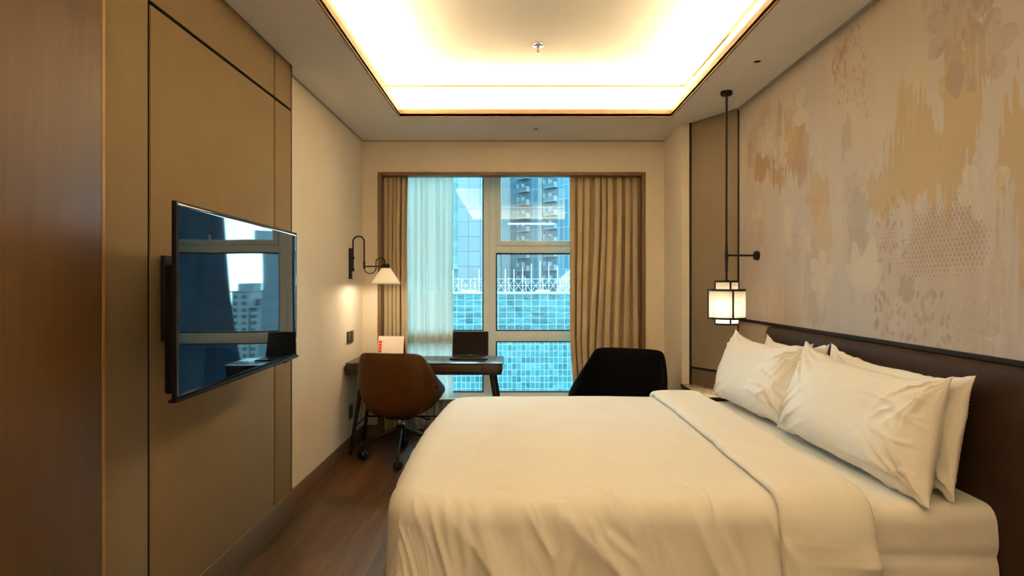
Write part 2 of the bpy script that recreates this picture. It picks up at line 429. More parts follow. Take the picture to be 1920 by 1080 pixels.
# shadow-gap cornices
cg = m_plain('cornice_grey', (.36, .33, .29), .8)
struct('trim_6', MB().box(RX-.016, RX, EY, 4.24, CZ-.016, CZ), cg)
struct('trim_7', MB().box(LX, LX+.008, PY1, BY, CZ-.010, CZ), cg)
struct('trim_8', MB().box(LX+.008, 1.327, BY-.008, BY, CZ-.010, CZ), cg)
# curtain opening frame
pf = MB(); pw, pp = .030, .014
pf.box(WX0, WX0+pw, BY-pp, BY+.10, 0, WZ, .002); pf.box(WX1-pw, WX1, BY-pp, BY+.10, 0, WZ, .002); pf.box(WX0+pw, WX1-pw, BY-pp, BY+.10, WZ-pw, WZ, .002)
struct('trim_9', pf, M['portal_wood'])
# baseboards
struct('baseboard_left', MB().box(LX, LX+.012, PY1+.012, BY, 0, .108, .002), M['base_wood'])
bb = MB(); bb.box(LX+.012, WX0, BY-.012, BY, 0, .108, .002); bb.box(WX1, 1.327, BY-.012, BY, 0, .108, .002)
struct('baseboard_window', bb, M['base_wood_x'])
struct('baseboard_pier', MB().box(1.315, 1.327, 4.65, BY-.012, 0, .108, .002), M['base_wood'])

# ---- television wall panelling
pn = thing('wall_panelling', 'brown fabric wall panelling with black grooves behind the television', 'wall panelling', (PX, 2.6, 0))
gy1, gy2, gz, gw = 2.097, 3.18, 2.41, .008
def slab(y0, y1, z0, z1): return MB().box(LX+.001, PX, y0, y1, z0, z1, .0015)
W('panel', slab(1.79, gy1-gw, .155, CZ), M['panel_fabric'], pn)
W('panel', slab(gy1+gw, gy2-.0075, .155, gz-gw), M['panel_fabric'], pn)
W('panel', slab(gy1+gw, gy2-.0075, gz+gw, CZ), M['panel_fabric'], pn)
W('panel', slab(gy2+.0075, PY1-.012, .155, gz-gw), M['panel_fabric'], pn)
W('panel', slab(gy2+.0075, PY1-.012, gz+gw, CZ), M['panel_fabric'], pn)
W('groove_backing', MB().box(LX+.001, PX-.006, 1.80, PY1-.02, .16, CZ-.005), M['groove'], pn)
W('end_trim', MB().box(LX, PX+.003, PY1-.012, PY1, 0, CZ, .001), M['base_panel'], pn)
W('skirting', MB().box(LX, PX+.012, 1.79, PY1-.012, 0, .155, .002), M['base_panel'], pn)
# wooden jamb
jb = thing('wardrobe_end', 'tall dark wood wardrobe end standing left of the wall panelling', 'wardrobe', (-1.34, 1.3, 0))
W('side_board', MB().box(LX+.002, -1.28, .80, 1.775, 0, CZ, .001), M['jamb_wood'], jb)
W('edge_strip', MB().box(LX+.002, -1.279, 1.775, 1.788, 0, CZ, .001), M['jamb_edge'], jb)

# ---- headboard wall
hp = thing('corner_panelling', 'angled brown fabric panel with black edges beside the mural', 'wall panelling', (1.5, 4.45, 0))
A, B = Vector((1.400, 4.645)), Vector((1.638, 4.245))
nrm = Vector((-(B-A).y, (B-A).x)); nrm.normalize()
if nrm.x > 0: nrm = -nrm
def strip(a, b, out, z0, z1, bev=.001):
    P, Q = A.lerp(B, a), A.lerp(B, b)
    return MB().prism([tuple(P+nrm*out), tuple(Q+nrm*out), tuple(Q-nrm*.03), tuple(P-nrm*.03)], z0, z1, bev)
W('upper_panel', strip(.018, .975, .004, .72, CZ), M['panel_grey'], hp)
W('lower_panel', strip(.018, .975, .004, 0, .705), M['base_panel'], hp)
W('rail', strip(0, 1, .008, .705, .72), M['black_metal'], hp)
W('edge_strip', strip(-.03, .018, .008, 0, CZ), M['black_metal'], hp)
W('edge_strip', strip(.975, 1.0, .010, 0, CZ), M['black_metal'], hp)
struct('trim_10', MB().box(1.392, 1.402, 4.634, 4.652, 0, CZ), M['black_metal'])
WY0, WY1, MZ0 = EY+.02, 4.238, 1.132
struct('trim_11', MB().box(RX-.020, RX, WY0, WY1, MZ0-.018, MZ0, .001), m_plain('ledge_black', (.012, .010, .009), .8, spec=.1))
hl = thing('bedhead_panelling', 'brown fabric wall panel below the mural beside the headboard', 'wall panelling', (RX, 3.95, 0))
W('panel', MB().box(RX-.010, RX-.001, 3.67, WY1, .0, MZ0-.018, .001), M['panel_grey'], hl)

# ---- wall mural: pattern worked out per vertex of a fine mesh, with embossed relief
import numpy as np
def mural():
    rng = np.random.default_rng(5)
    ys = np.concatenate([np.arange(0.2, 1.75, .010), np.arange(1.75, WY1, .0030), [WY1]])
    zs = np.concatenate([np.arange(MZ0, CZ-.016, .0032), [CZ-.016]])
    Y, Z = np.meshgrid(ys, zs, indexing='ij')
    def vnoise(x, y, seed):
        r = np.random.default_rng(seed).random((256, 256))
        xi, yi = np.floor(x).astype(int), np.floor(y).astype(int); fx, fy = x-xi, y-yi
        fx, fy = fx*fx*(3-2*fx), fy*fy*(3-2*fy)
        g = lambda a, b: r[(xi+a) % 256, (yi+b) % 256]
        return (g(0, 0)*(1-fx)+g(1, 0)*fx)*(1-fy)+(g(0, 1)*(1-fx)+g(1, 1)*fx)*fy
    def fbm(fy, fz, seed, oc=4):
        s = 0; a = .5
        for k in range(oc): s = s+a*vnoise(Y*fy*2**k+31, Z*fz*2**k+17, seed+k); a *= .5
        return s/(1-.5**oc)
    sm = lambda a, b, x: (lambda t: t*t*(3-2*t))(np.clip((x-a)/(b-a), 0, 1))
    C = np.empty(Y.shape+(3,)); H = np.zeros(Y.shape)
    mauve, sand = np.array([.395, .352, .335]), np.array([.408, .358, .308])
    k = sm(.35, .65, fbm(1.6, .7, 1)*.7+.3*sm(1.5, 2.6, Z))[..., None]
    C[:] = mauve*(1-k)+sand*k
    k = (fbm(14, 2.2, 9)-.5)[..., None]; C *= 1+.22*k                     # vertical brush streaks
    def put(mask, col, a=1.):
        nonlocal C
        q = (np.clip(mask, 0, 1)*a)[..., None]; C = C*(1-q)+np.array(col)*q
    streak = fbm(22, 2.6, 20); fine = fbm(46, 30, 30, 3); mid = fbm(9, 5, 40)
    def patch(yc, zc, ry, rz, col, a, bite=.9, edge=.08):
        d = 1-np.sqrt(((Y-yc)/ry)**2+((Z-zc)/rz)**2)
        put(sm(0, edge, d+bite*((streak-.5)*1.5+(streak2-.5)*1.3)+.35*(fine-.5)+.45*(mid-.5))*(.80+.45*streak2), col, min(1, a*1.1))
    ochre, rust, cream, taupe, lilac = (.37, .275, .165), (.285, .190, .120), (.46, .425, .385), (.28, .245, .215), (.38, .345, .33)
    streak2 = fbm(75, 7, 70, 3)
    # large soft tone areas
    for (yc, zc, ry, rz, col, a) in [(2.62, 2.30, .55, .50, (.43, .35, .255), .6), (3.0, 1.85, .35, .5, sand, .4), (3.5, 1.62, .5, .5, lilac, .5),
                                     (2.3, 1.40, .5, .35, (.365, .295, .245), .55), (1.6, 2.0, .6, .5, sand, .6), (3.9, 2.45, .35, .3, (.45, .40, .36), .5)]:
        patch(yc, zc, ry, rz, col, a, .5, .5)
    # ochre and rust brush patches
    for (yc, zc, ry, rz, col, a) in [(3.80, 2.16, .16, .10, rust, .9), (3.62, 2.12, .12, .12, rust, .9), (3.44, 2.20, .14, .17, (.33, .225, .14), .9), (3.33, 2.05, .10, .10, rust, .7), (3.60, 2.36, .05, .18, rust, .6), (3.90, 2.20, .08, .06, rust, .7), (3.55, 2.02, .06, .08, rust, .7), (3.28, 2.16, .07, .12, rust, .55), (4.05, 2.28, .06, .10, rust, .45), (3.46, 2.32, .07, .12, ochre, .5),
                                     (2.30, 1.90, .26, .20, ochre, .9), (2.54, 1.80, .16, .12, ochre, .8), (2.12, 2.05, .12, .26, ochre, .85), (2.40, 2.06, .10, .14, ochre, .6), (1.75, 1.75, .2, .25, ochre, .8),
                                     (3.14, 1.86, .12, .10, ochre, .75), (3.10, 1.66, .09, .16, ochre, .5), (3.36, 1.60, .12, .08, ochre, .4), (3.86, 1.74, .06, .09, ochre, .4),
                                     (2.87, 2.10, .05, .10, taupe, .5), (2.76, 1.72, .10, .12, taupe, .4), (2.80, 1.55, .07, .10, taupe, .35), (3.22, 1.42, .06, .20, taupe, .3), (3.15, 1.26, .10, .10, taupe, .35), (1.5, 1.4, .2, .2, taupe, .5)]:
        patch(yc, zc, ry, rz, col, a)
    # speckled column near the ceiling
    def flecks(yc, zc, ry, rz, n, col, a, sy, sz, seed):
        g = np.random.default_rng(seed)
        for _ in range(n):
            y, z = yc+ry*g.uniform(-1, 1), zc+rz*g.uniform(-1, 1); s = g.uniform(.5, 1.2); t = g.uniform(-.6, .6)
            i0, i1 = np.searchsorted(ys, [y-.08, y+.08]); j0, j1 = np.searchsorted(zs, [z-.08, z+.08])
            yy, zz = Y[i0:i1, j0:j1]-y, Z[i0:i1, j0:j1]-z
            u, v = yy*math.cos(t)+zz*math.sin(t), -yy*math.sin(t)+zz*math.cos(t)
            q = (sm(0, .35, 1-np.sqrt((u/(sy*s))**2+(v/(sz*s))**2)+.5*(fine[i0:i1, j0:j1]-.5))*a)[..., None]
            C[i0:i1, j0:j1] = C[i0:i1, j0:j1]*(1-q)+np.array(col)*q
    flecks(2.84, 2.45, .13, .17, 70, rust, .6, .007, .020, 1); flecks(2.74, 2.28, .06, .12, 14, rust, .6, .007, .016, 2)
    flecks(2.93, 2.50, .07, .10, 16, rust, .7, .012, .035, 3); flecks(3.74, 2.42, .10, .16, 30, rust, .4, .008, .02, 4)
    leafc = (.27, .205, .165)
    flecks(2.52, 1.55, .09, .22, 40, leafc, .75, .010, .019, 5); flecks(2.46, 1.24, .17, .10, 46, leafc, .7, .012, .022, 6); flecks(2.25, 1.25, .07, .12, 14, leafc, .65, .014, .026, 7)
    flecks(1.6, 1.6, .2, .4, 60, leafc, .5, .012, .022, 8)
    # half-tone dots
    def dots(yc, zc, ry, rz, py, pz, col, a, grow=1.):
        d = 1-np.sqrt(((Y-yc)/ry)**2+((Z-zc)/rz)**2); size = np.clip(sm(0, .7, d+.9*(mid-.5)), 0, 1)*.42*grow
        u, v = Y/py, Z/pz; v0 = np.floor(v); u = u+.5*(v0 % 2)
        du, dv = u-np.floor(u)-.5, v-v0-.5
        put(sm(0, .12, size-np.abs(du)-.45*np.abs(dv+.1)+.25*(fine-.5)), col, a)
    flecks(3.55, 2.30, .30, .20, 60, rust, .4, .006, .014, 11); flecks(2.45, 1.85, .3, .2, 30, ochre, .5, .008, .03, 12); flecks(3.1, 1.75, .25, .2, 40, ochre, .45, .006, .02, 13)
    dots(2.26, 1.56, .42, .20, .021, .019, leafc, .85, 1.05); dots(3.05, 1.62, .30, .16, .014, .013, (.43, .35, .255), .6); dots(3.84, 2.36, .36, .26, .022, .024, rust, .75, 1.0); dots(3.35, 2.38, .22, .16, .02, .02, rust, .5, .9)
    dots(1.5, 1.9, .3, .3, .02, .02, leafc, .5)
    # flowers and leaves, embossed
    def flower(yc, zc, R, n, rot, col, a, vein=(.29, .24, .20), rel=1.):
        nonlocal H
        yy, zz = Y-yc, Z-zc; r = np.hypot(yy, zz); th = np.arctan2(zz, yy)+rot
        edge = R*(.52+.48*np.abs(np.cos(n*th/2))**.6)*(1+.10*(fine-.5))
        ins = sm(0, .03*R+.002, edge-r); put(ins*(.45+.55*sm(.35, .6, mid+.5*(fine-.5))), col, min(1, a*1.25))
        fr = np.abs(((th*n/(2*PI)) % 1)-.5)
        vn = ins*(sm(.035, .0, fr)*(r < .8*R)*(r > .08*R)+sm(.004, .0, np.abs(edge-r))*.9+sm(.05, 0, np.abs(fr-.14))*(r < .55*R)*.6)
        put(vn, vein, .75*a); put(sm(.012, .006, r), vein, .5*a); H += rel*(ins*.5-vn*.6)
    def leaf(yc, zc, Ln, wd, ang, col, a, vein=(.31, .26, .22)):
        nonlocal H
        yy, zz = Y-yc, Z-zc; u = yy*math.cos(ang)+zz*math.sin(ang); v = -yy*math.sin(ang)+zz*math.cos(ang)
        t = np.clip(u/Ln, 0, 1); hw = wd*np.sin(PI*t**.8)*(1+.15*(fine-.5)); ins = sm(0, .004, hw-np.abs(v))*(u > 0)*(u < Ln)
        put(ins, col, min(1, a*1.3)); vn = ins*(sm(.003, 0, np.abs(v))+.7*sm(.10, 0, np.abs(((u-np.abs(v)*.8)/Ln*8) % 1-.5)))
        put(vn, vein, .5*a); put(ins*sm(.005, 0, np.abs(hw-np.abs(v))), vein, .6*a); H += ins*.5-vn*.5
    cr = (.46, .41, .345)
    flower(3.80, 2.34, .135, 6, .3, (.46, .415, .36), .85); flower(3.58, 2.19, .11, 5, 1.0, (.46, .415, .36), .8); flower(3.40, 2.40, .10, 5, .2, (.44, .375, .31), .4)
    leaf(3.42, 2.36, .20, .055, PI+.15, cr, .6); leaf(3.38, 2.42, .16, .05, PI-.5, cr, .5)
    leaf(3.98, 1.90, .10, .035, -1.2, cr, .6); leaf(3.94, 1.83, .12, .035, -.6+PI, cr, .55); leaf(3.90, 1.94, .13, .04, -1.8, cr, .5)
    leaf(3.46, 1.86, .22, .06, -1.35, cr, .55); leaf(3.50, 1.74, .18, .05, -1.9, cr, .5); flower(3.28, 1.62, .10, 5, 0., cr, .45)
    leaf(2.72, 1.36, .26, .075, 1.9, cr, .65); leaf(2.70, 1.36, .26, .075, 1.15, cr, .65); leaf(2.68, 1.36, .24, .06, .55, cr, .5); leaf(2.74, 1.35, .22, .06, 2.5, cr, .5)
    flower(3.10, 1.44, .13, 5, .7, (.45, .40, .345), .6); leaf(3.10, 1.40, .2, .05, -1.6, cr, .4)
    flower(2.80, 1.84, .10, 6, .4, (.31, .265, .225), .45, rel=1.5); flower(2.74, 1.74, .09, 5, .9, (.31, .265, .225), .4, rel=1.5); leaf(2.72, 1.66, .16, .05, -1.5, (.32, .27, .23), .5)
    flower(2.14, 2.36, .17, 7, .5, (.285, .215, .17), .7, (.36, .29, .235), 1.4); flower(2.02, 2.20, .14, 6, .1, (.285, .215, .17), .6, (.36, .29, .235), 1.4); leaf(2.16, 2.22, .16, .05, -1.7, (.285, .215, .17), .7); flower(2.24, 2.50, .09, 5, 0, (.30, .235, .18), .5)
    flower(2.42, 1.36, .06, 5, .3, leafc, .5); flower(2.02, 1.72, .12, 6, .3, cr, .5); flower(2.08, 1.22, .13, 8, .1, (.36, .31, .27), .5, rel=1.5)
    flower(3.22, 1.26, .10, 6, .1, (.36, .31, .27), .4, rel=1.5); flower(1.5, 2.3, .2, 6, .3, cr, .6); flower(1.3, 1.5, .18, 6, .3, taupe, .5)
    # diamonds by the pendant lamp
    for i in range(3):
        for j in range(5):
            yc, zc = 4.14-.125*i+(.0625 if j % 2 else 0), 1.16+.135*j
            d = 1-(np.abs(Y-yc)/.058+np.abs(Z-zc)/.125); al = .55*(1-.22*i)*(1-.13*j)
            put(sm(0, .05, d)*(1-sm(.22, .26, d))+sm(.34, .38, d)*(.4+.6*(fine > .5)), (.33, .25, .20), al)
            H += .4*sm(0, .06, d)
    H = H+.35*(fine-.5)+.5*(fbm(60, 50, 60, 2)-.5)
    X = RX-.0060-.0016*H
    n, m_ = Y.shape
    co = np.stack([X, Y, Z], -1).reshape(-1, 3)
    idx = np.arange(n*m_).reshape(n, m_)
    q = np.stack([idx[:-1, :-1], idx[:-1, 1:], idx[1:, 1:], idx[1:, :-1]], -1).reshape(-1, 4)
    me = bpy.data.meshes.new('wall_mural'); me.vertices.add(len(co)); me.vertices.foreach_set('co', co.astype(np.float32).ravel())
    me.loops.add(q.size); me.loops.foreach_set('vertex_index', q.astype(np.int32).ravel())
    me.polygons.add(len(q)); me.polygons.foreach_set('loop_start', np.arange(0, q.size, 4, dtype=np.int32))
    me.update(calc_edges=True); me.polygons.foreach_set('use_smooth', np.ones(len(q), bool))
    ca = me.color_attributes.new('pattern', 'FLOAT_COLOR', 'POINT')
    ca.data.foreach_set('color', np.concatenate([C.reshape(-1, 3), np.ones((n*m_, 1))], 1).astype(np.float32).ravel())
    m, nt, b = new_mat('mural_paper'); at = N(nt, 'ShaderNodeVertexColor'); at.layer_name = 'pattern'
    v = coords(nt); mixn = N(nt, 'ShaderNodeMix', data_type='RGBA', blend_type='MULTIPLY'); mixn.inputs[0].default_value = .4
    L(nt, at.outputs[0], mixn.inputs[6]); nn = noise_n(nt, v, 350, 2); L(nt, ramp(nt, nn, [(.3, (.8, .8, .8)), (.7, (1, 1, 1))]), mixn.inputs[7])
    L(nt, mixn.outputs[2], b.inputs['Base Color']); b.inputs['Roughness'].default_value = .75; b.inputs['Specular IOR Level'].default_value = .25
    bump(nt, nn, b, .15, .001)
    me.materials.append(m)
    o = bpy.data.objects.new('wall_mural', me); COL.objects.link(o)
    tag(o, 'beige wall mural with ochre patches, embossed flowers and dots above the headboard', 'wall mural')
mural()

# ================================================================== WINDOW
GY = 5.55
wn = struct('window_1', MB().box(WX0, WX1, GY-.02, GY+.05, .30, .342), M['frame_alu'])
def wpart(name, mb, mat, par=None): return W(name, mb, mat, par or wn)
fy0, fy1 = GY-.035, GY+.05
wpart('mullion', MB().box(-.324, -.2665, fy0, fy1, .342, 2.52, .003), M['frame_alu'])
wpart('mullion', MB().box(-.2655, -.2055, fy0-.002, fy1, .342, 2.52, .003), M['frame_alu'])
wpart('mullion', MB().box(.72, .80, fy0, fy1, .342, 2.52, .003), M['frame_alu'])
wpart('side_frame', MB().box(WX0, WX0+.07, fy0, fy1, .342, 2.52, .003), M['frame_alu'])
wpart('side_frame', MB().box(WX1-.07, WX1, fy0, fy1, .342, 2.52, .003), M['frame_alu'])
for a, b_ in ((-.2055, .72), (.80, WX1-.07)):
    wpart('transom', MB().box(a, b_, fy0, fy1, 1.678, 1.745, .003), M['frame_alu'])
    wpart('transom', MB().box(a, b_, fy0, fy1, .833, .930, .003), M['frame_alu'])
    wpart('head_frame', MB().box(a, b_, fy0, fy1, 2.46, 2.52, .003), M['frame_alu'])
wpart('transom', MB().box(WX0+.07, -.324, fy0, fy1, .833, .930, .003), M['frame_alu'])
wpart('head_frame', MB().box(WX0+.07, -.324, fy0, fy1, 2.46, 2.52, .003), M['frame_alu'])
def pane(x0, x1, z0, z1, gask=True):
    if gask:
        g = MB(); k = .011
        g.box(x0, x0+k, GY-.02, GY+.01, z0, z1); g.box(x1-k, x1, GY-.02, GY+.01, z0, z1); g.box(x0+k, x1-k, GY-.02, GY+.01, z0, z0+k); g.box(x0+k, x1-k, GY-.02, GY+.01, z1-k, z1)
        wpart('gasket', g, M['gasket'])
    wpart('glass_pane', MB().box(x0, x1, GY, GY+.006, z0, z1), M['glass'])
pane(WX0+.07, -.324, .930, 2.46); pane(WX0+.07, -.324, .342, .833)
pane(-.2055, .72, .930, 1.678); pane(-.2055, .72, .342, .833)
pane(.80, WX1-.07, .930, 1.678); pane(.80, WX1-.07, .342, .833); pane(.80, WX1-.07, 1.745, 2.46)
# opening sash at the top
sf = MB(); k = .048; sx0, sx1, sz0, sz1 = -.204, .719, 1.747, 2.459
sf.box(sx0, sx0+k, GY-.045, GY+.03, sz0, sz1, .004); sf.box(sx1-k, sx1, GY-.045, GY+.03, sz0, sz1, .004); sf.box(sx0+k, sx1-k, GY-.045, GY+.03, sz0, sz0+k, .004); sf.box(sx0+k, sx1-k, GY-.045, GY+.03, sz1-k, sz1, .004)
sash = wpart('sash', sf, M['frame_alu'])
pane(sx0+k, sx1-k, sz0+k, sz1-k, False)
hm = MB(); hx = .308
hm.box(hx-.022, hx+.022, GY-.056, GY-.044, 1.742, 1.768, .003); hm.box(hx-.006, hx+.006, GY-.075, GY-.055, 1.745, 1.765, .003)
hm.prism([(hx-.010, GY-.078), (hx+.010, GY-.078), (hx+.008, GY-.064), (hx-.008, GY-.064)], 1.735, 1.84, .003)
W('handle', hm, M['white_enamel'], sash)
# parapet with sill ledge
struct('wall_parapet', MB().box(WX0, WX1, 5.46, 5.74, 0, .290), m_plain('apron_brown', (.10, .07, .055), .7))
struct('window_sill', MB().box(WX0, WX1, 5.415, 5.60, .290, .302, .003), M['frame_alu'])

# ================================================================== CURTAINS
def curtain(name, label, mat, x0, x1, yc, zt, zb, nf, amp, seed, shift, thick=.003, nu=220, nv=40, flare=0., group=None):
    g = random.Random(seed); ph = g.uniform(0, 6)
    mb = MB()
    def f(u, v):
        z = zt+(zb-zt)*v
        k = u+.075*nz3(u*4.2+seed, v*.7, seed)
        a = amp*(.65+.5*nz3(k*7, v*1.2, seed+3))*(.55+.45*sstep(0, .25, v))
        p = 2*PI*nf*k+ph+.7*nz3(k*3, v*1.5, seed+9)
        x = x0+(x1-x0)*u+.35*amp*math.sin(2*p)*.6+shift(u, v)
        y = yc+(a*(1-2*abs(math.sin(p/2))**.75) if thick > .001 else a*math.sin(p))+.25*a*math.sin(1.3*p+1.3)+.006*nz3(u*14, v*5, seed+5)
        return (x, y, z)
    mb.grid(f, nu, nv)
    o = build(name, mb, mat, loc=((x0+x1)/2, yc, zb), smooth=180)
    mod(o, 'SOLIDIFY', thickness=thick, offset=0)
    return tag(o, label, 'curtain', group)
curtain('curtain', 'short stack of tan curtain at the left edge of the window', M['curtain'], -1.222, -1.005, 5.325, 2.50, .015, 5.2, .050, 3,
        lambda u, v: -.012*math.sin(PI*v)*u)
curtain('curtain', 'wide tan curtain on the right of the window behind the black armchair', M['curtain'],   .495, 1.125, 5.325, 2.50, .015, 8.6, .060, 11,
        lambda u, v: .055*sstep(.62, 1., v)*(1-u)**2-.10*math.sin(PI*min(1, u*1.1))*sstep(.15, .9, v)*u*(1-u)*2.4, nu=320)
curtain('sheer_curtain', 'white see-through sheer curtain between tan curtain and window glass', M['sheer'], -1.20, -.615, 5.445, 2.50, .010, 8.5, .032, 21,
        lambda u, v: .018*math.sin(2.2*v)*u, thick=.0004, nu=260)

# ================================================================== BED
BX0, BY0, BY1, BZ = -.44, 1.865, 3.71, .672
def drape(s, t, off=0., ztop=BZ, R=.17, rho=.085, flare=.05, x0=BX0, y0=BY0, y1=BY1, foot=True):
    """cloth coordinates (s,t) -> (position, normal, distance past the roundover, side)"""
    dx = max(0., (x0+R)-s) if foot else 0.
    dy = max(0., (y0+R)-t, t-(y1-R)); sy = -1 if t < (y0+y1)/2 else 1
    p = 7.
    m = (dx**p+dy**p)**(1/p) if (dx > 0 and dy > 0) else max(dx, dy)
    if m > 1e-9:
        h_ = math.hypot(dx, dy); ux, uy = -dx/h_, sy*dy/h_
    else: ux = uy = 0.
    a = R-rho; th = 0.
    if m < a: h, d, ee = m, 0., 0.
    elif m < a+rho*PI/2: th = (m-a)/rho; h, d, ee = a+rho*math.sin(th), rho*(1-math.cos(th)), 0.
    else: ee = m-a-rho*PI/2; th = PI/2; h, d = R+flare*ee, rho+ee
    cx = max(s, x0+R) if foot else s
    cy = min(max(t, y0+R), y1-R)
    n = Vector((ux*math.sin(th), uy*math.sin(th), math.cos(th)))
    return Vector((cx+ux*h, cy+uy*h, ztop-d))+n*off, n, m-a, sy
def ridge(x, y, z=0.): return (1-abs(nz3(x, y, z))*2.2)
def duvet_disp(s, t):
    P, n, e, sy = drape(s, t)
    k = .006*nz3(s*1.6, t*1.6, 2.)+.002*nz3(s*5, t*5, 7.)
    # puffed crown
    k += .012*math.sin(PI*max(0, min(1, (s+.3)/1.4)))*math.sin(PI*max(0, min(1, (t-BY0)/(BY1-BY0))))
    if e > 0:
        w_ = sstep(.01, .22, e)
        q = s if abs(n.y) > abs(n.x) else t
        f1 = max(0, ridge(q*3.4-e*1.9+.15*nz3(q*4, e*4), e*1.0+4.2, sy))**3
        f2 = max(0, ridge(q*7.5-e*2.6, e*2.2+9.1, 3+sy))**4
        f3 = nz3(q*11-e*5, e*5, 5.)
        f4 = max(0, ridge(q*15-e*4.5, e*2.0+3.3, 7+sy))**4*sstep(.0, .05, e)*(1-.6*sstep(.15, .35, e))
        k += (.0045*f4 if n.y < -.5*abs(n.z) and abs(n.y) > abs(n.x)*1.5 else 0)+w_*(.026*f1+.020*f2+.004*f3-.010)*(1 if abs(n.y) > abs(n.x) else .12)
        k += .006*math.exp(-((e-.12)/.07)**2)*nz3(q*9, 4., 1.)
        k -= .004*math.exp(-((e-.335)/.006)**2)*(abs(n.y) > .7)       # stitched hem line
    # small sharp puckers near the edge
    for (qs, qt, an, ln, wd, am) in ((.27, BY0+.13, -.9, .05, .009, .008), (.31, BY0+.10, -1.9, .04, .010, .010), (.34, BY0+.05, -1.2, .06, .012, .010), (.60, BY0+.12, -1.3, .06, .008, .009), (.63, BY0+.03, -1.6, .07, .009, .010),
                                     (-.05, BY0+.13, -.6, .05, .010, .008), (.17, BY0-.16, -1.8, .05, .014, .010), (.33, BY0-.10, -.7, .07, .013, .009), (.70, BY0-.14, -1.2, .08, .012, .009), (-.22, BY0-.08, -1.4, .12, .012, .012), (-.17, BY0-.14, -1.5, .16, .014, .010)):
        u_ = (s-qs)*math.cos(an)+(t-qt)*math.sin(an); v_ = -(s-qs)*math.sin(an)+(t-qt)*math.cos(an)
        g_ = math.exp(-(u_/ln)**2)
        if g_ > .01: k += am*g_*(math.exp(-(v_/wd)**2)-.8*math.exp(-((v_-1.9*wd)/(1.3*wd))**2))
    # long soft creases toward the foot
    k -= .006*math.exp(-((s-(-.20)-.10*(t-2.2))/.022)**2)*sstep(2.15, 2.35, t)*(1-sstep(2.6, 2.85, t))
    k -= .004*math.exp(-((s-(-.12)-.06*(t-2.9))/.025)**2)*sstep(2.85, 3.0, t)*(1-sstep(3.3, 3.5, t))
    return k
bed = thing('bed', 'large bed with white linen and a dark leather headboard', 'bed', (.55, 2.79, 0))
W('bed_base', MB().box(-.33, 1.60, 1.97, 3.61, .03, .30, .01), M['headboard'], bed)
DROP = .50
def duvet_pt(u, v, extra=0.):
    SX0 = BX0-DROP+.06
    s = SX0+(1.135-SX0)*u; t = (BY0-DROP+.06)+((BY1+DROP-.06)-(BY0-DROP+.06))*v
    P, n, e, sy = drape(s, t)
    P = P+n*(duvet_disp(s, t)+extra)
    if n.x < -.2: P.x -= .045*math.sin(PI*max(0, min(1, (P.y-BY0)/(BY1-BY0))))*(-n.x)
    return P
mb = MB(); mb.grid(lambda u, v: duvet_pt(u, v), 300, 360)
dv = W('duvet', mb, M['linen'], bed, smooth=180); mod(dv, 'SOLIDIFY', thickness=.012, offset=-1)
# folded-back band: closed cross-section swept along t
def band():
    mb = MB(); nt_, nc = 300, 26
    sL, sR, th = .848, 1.145, .036
    rings = []
    for j in range(nt_+1):
        t = (BY0-DROP+.05)+((BY1+DROP-.30)-(BY0-DROP+.05))*j/nt_
        wob = .008*nz3(t*4, 1.)+.006*nz3(t*11, 5.)
        ring = []
        for k in range(nc):
            a = 2*PI*k/nc
            c, s_ = math.cos(a), math.sin(a)
            cc = abs(c)**.35*(1 if c > 0 else -1); ss = abs(s_)**.55*(1 if s_ > 0 else -1)
            s = (sL+sR)/2+wob+(sR-sL)/2*cc
            P, n, e, sy = drape(s, t)
            base = duvet_disp(min(s, 1.10), t) if s < 1.10 else duvet_disp(1.10, t)
            fall = sstep(0, .3, e) if e > 0 else 0
            puff = .012*nz3(s*7, t*3, 3.)+fall*(.016*max(0, ridge(s*7-e*2, e*1.6, 8.))**3+.008*nz3(s*14, e*6, 2.))
            o_ = base+.002+th/2*(1+ss)+(puff*.6 if ss > 0 else 0)+.006*math.sin(PI*(cc+1)/2)*(ss > 0)
            ring.append(mb.bm.verts.new(P+n*o_))
        rings.append(ring)
    for A_, B_ in zip(rings, rings[1:]):
        for k in range(nc): mb.bm.faces.new((A_[k], A_[(k+1) % nc], B_[(k+1) % nc], B_[k]))
    mb.bm.faces.new(rings[0][::-1]); mb.bm.faces.new(rings[-1])
    return mb
W('duvet_fold', band(), M['linen'], bed, smooth=180)
# mattress in a fitted sheet
MX0, MX1, MZT = -.36, 1.585, .642
def matt(u, v):
    t0, t1 = 1.90-.36, 3.68+.36
    s = MX0+(MX1-MX0)*u; t = t0+(t1-t0)*v
    P, n, e, sy = drape(s, t, 0, MZT, .10, .055, .0, MX0, 1.90, 3.68, False)
    k = .002*nz3(s*5, t*5, 4.)
    if e > 0:
        k += .010*max(0, ridge(s*1.2+2, e*11+.4*nz3(s*3, 2.), 1.3))**3*sstep(.02, .1, e)-.012*math.exp(-((e-.20)/.018)**2)
        k += .003*nz3(s*7, e*18, 5.)
    return P+n*k
mb = MB(); g = mb.grid(matt, 130, 150)
for col in (g[0], g[-1]): mb.bm.faces.new(col if col is g[-1] else col[::-1])
W('mattress', mb, M['linen'], bed, smooth=60)
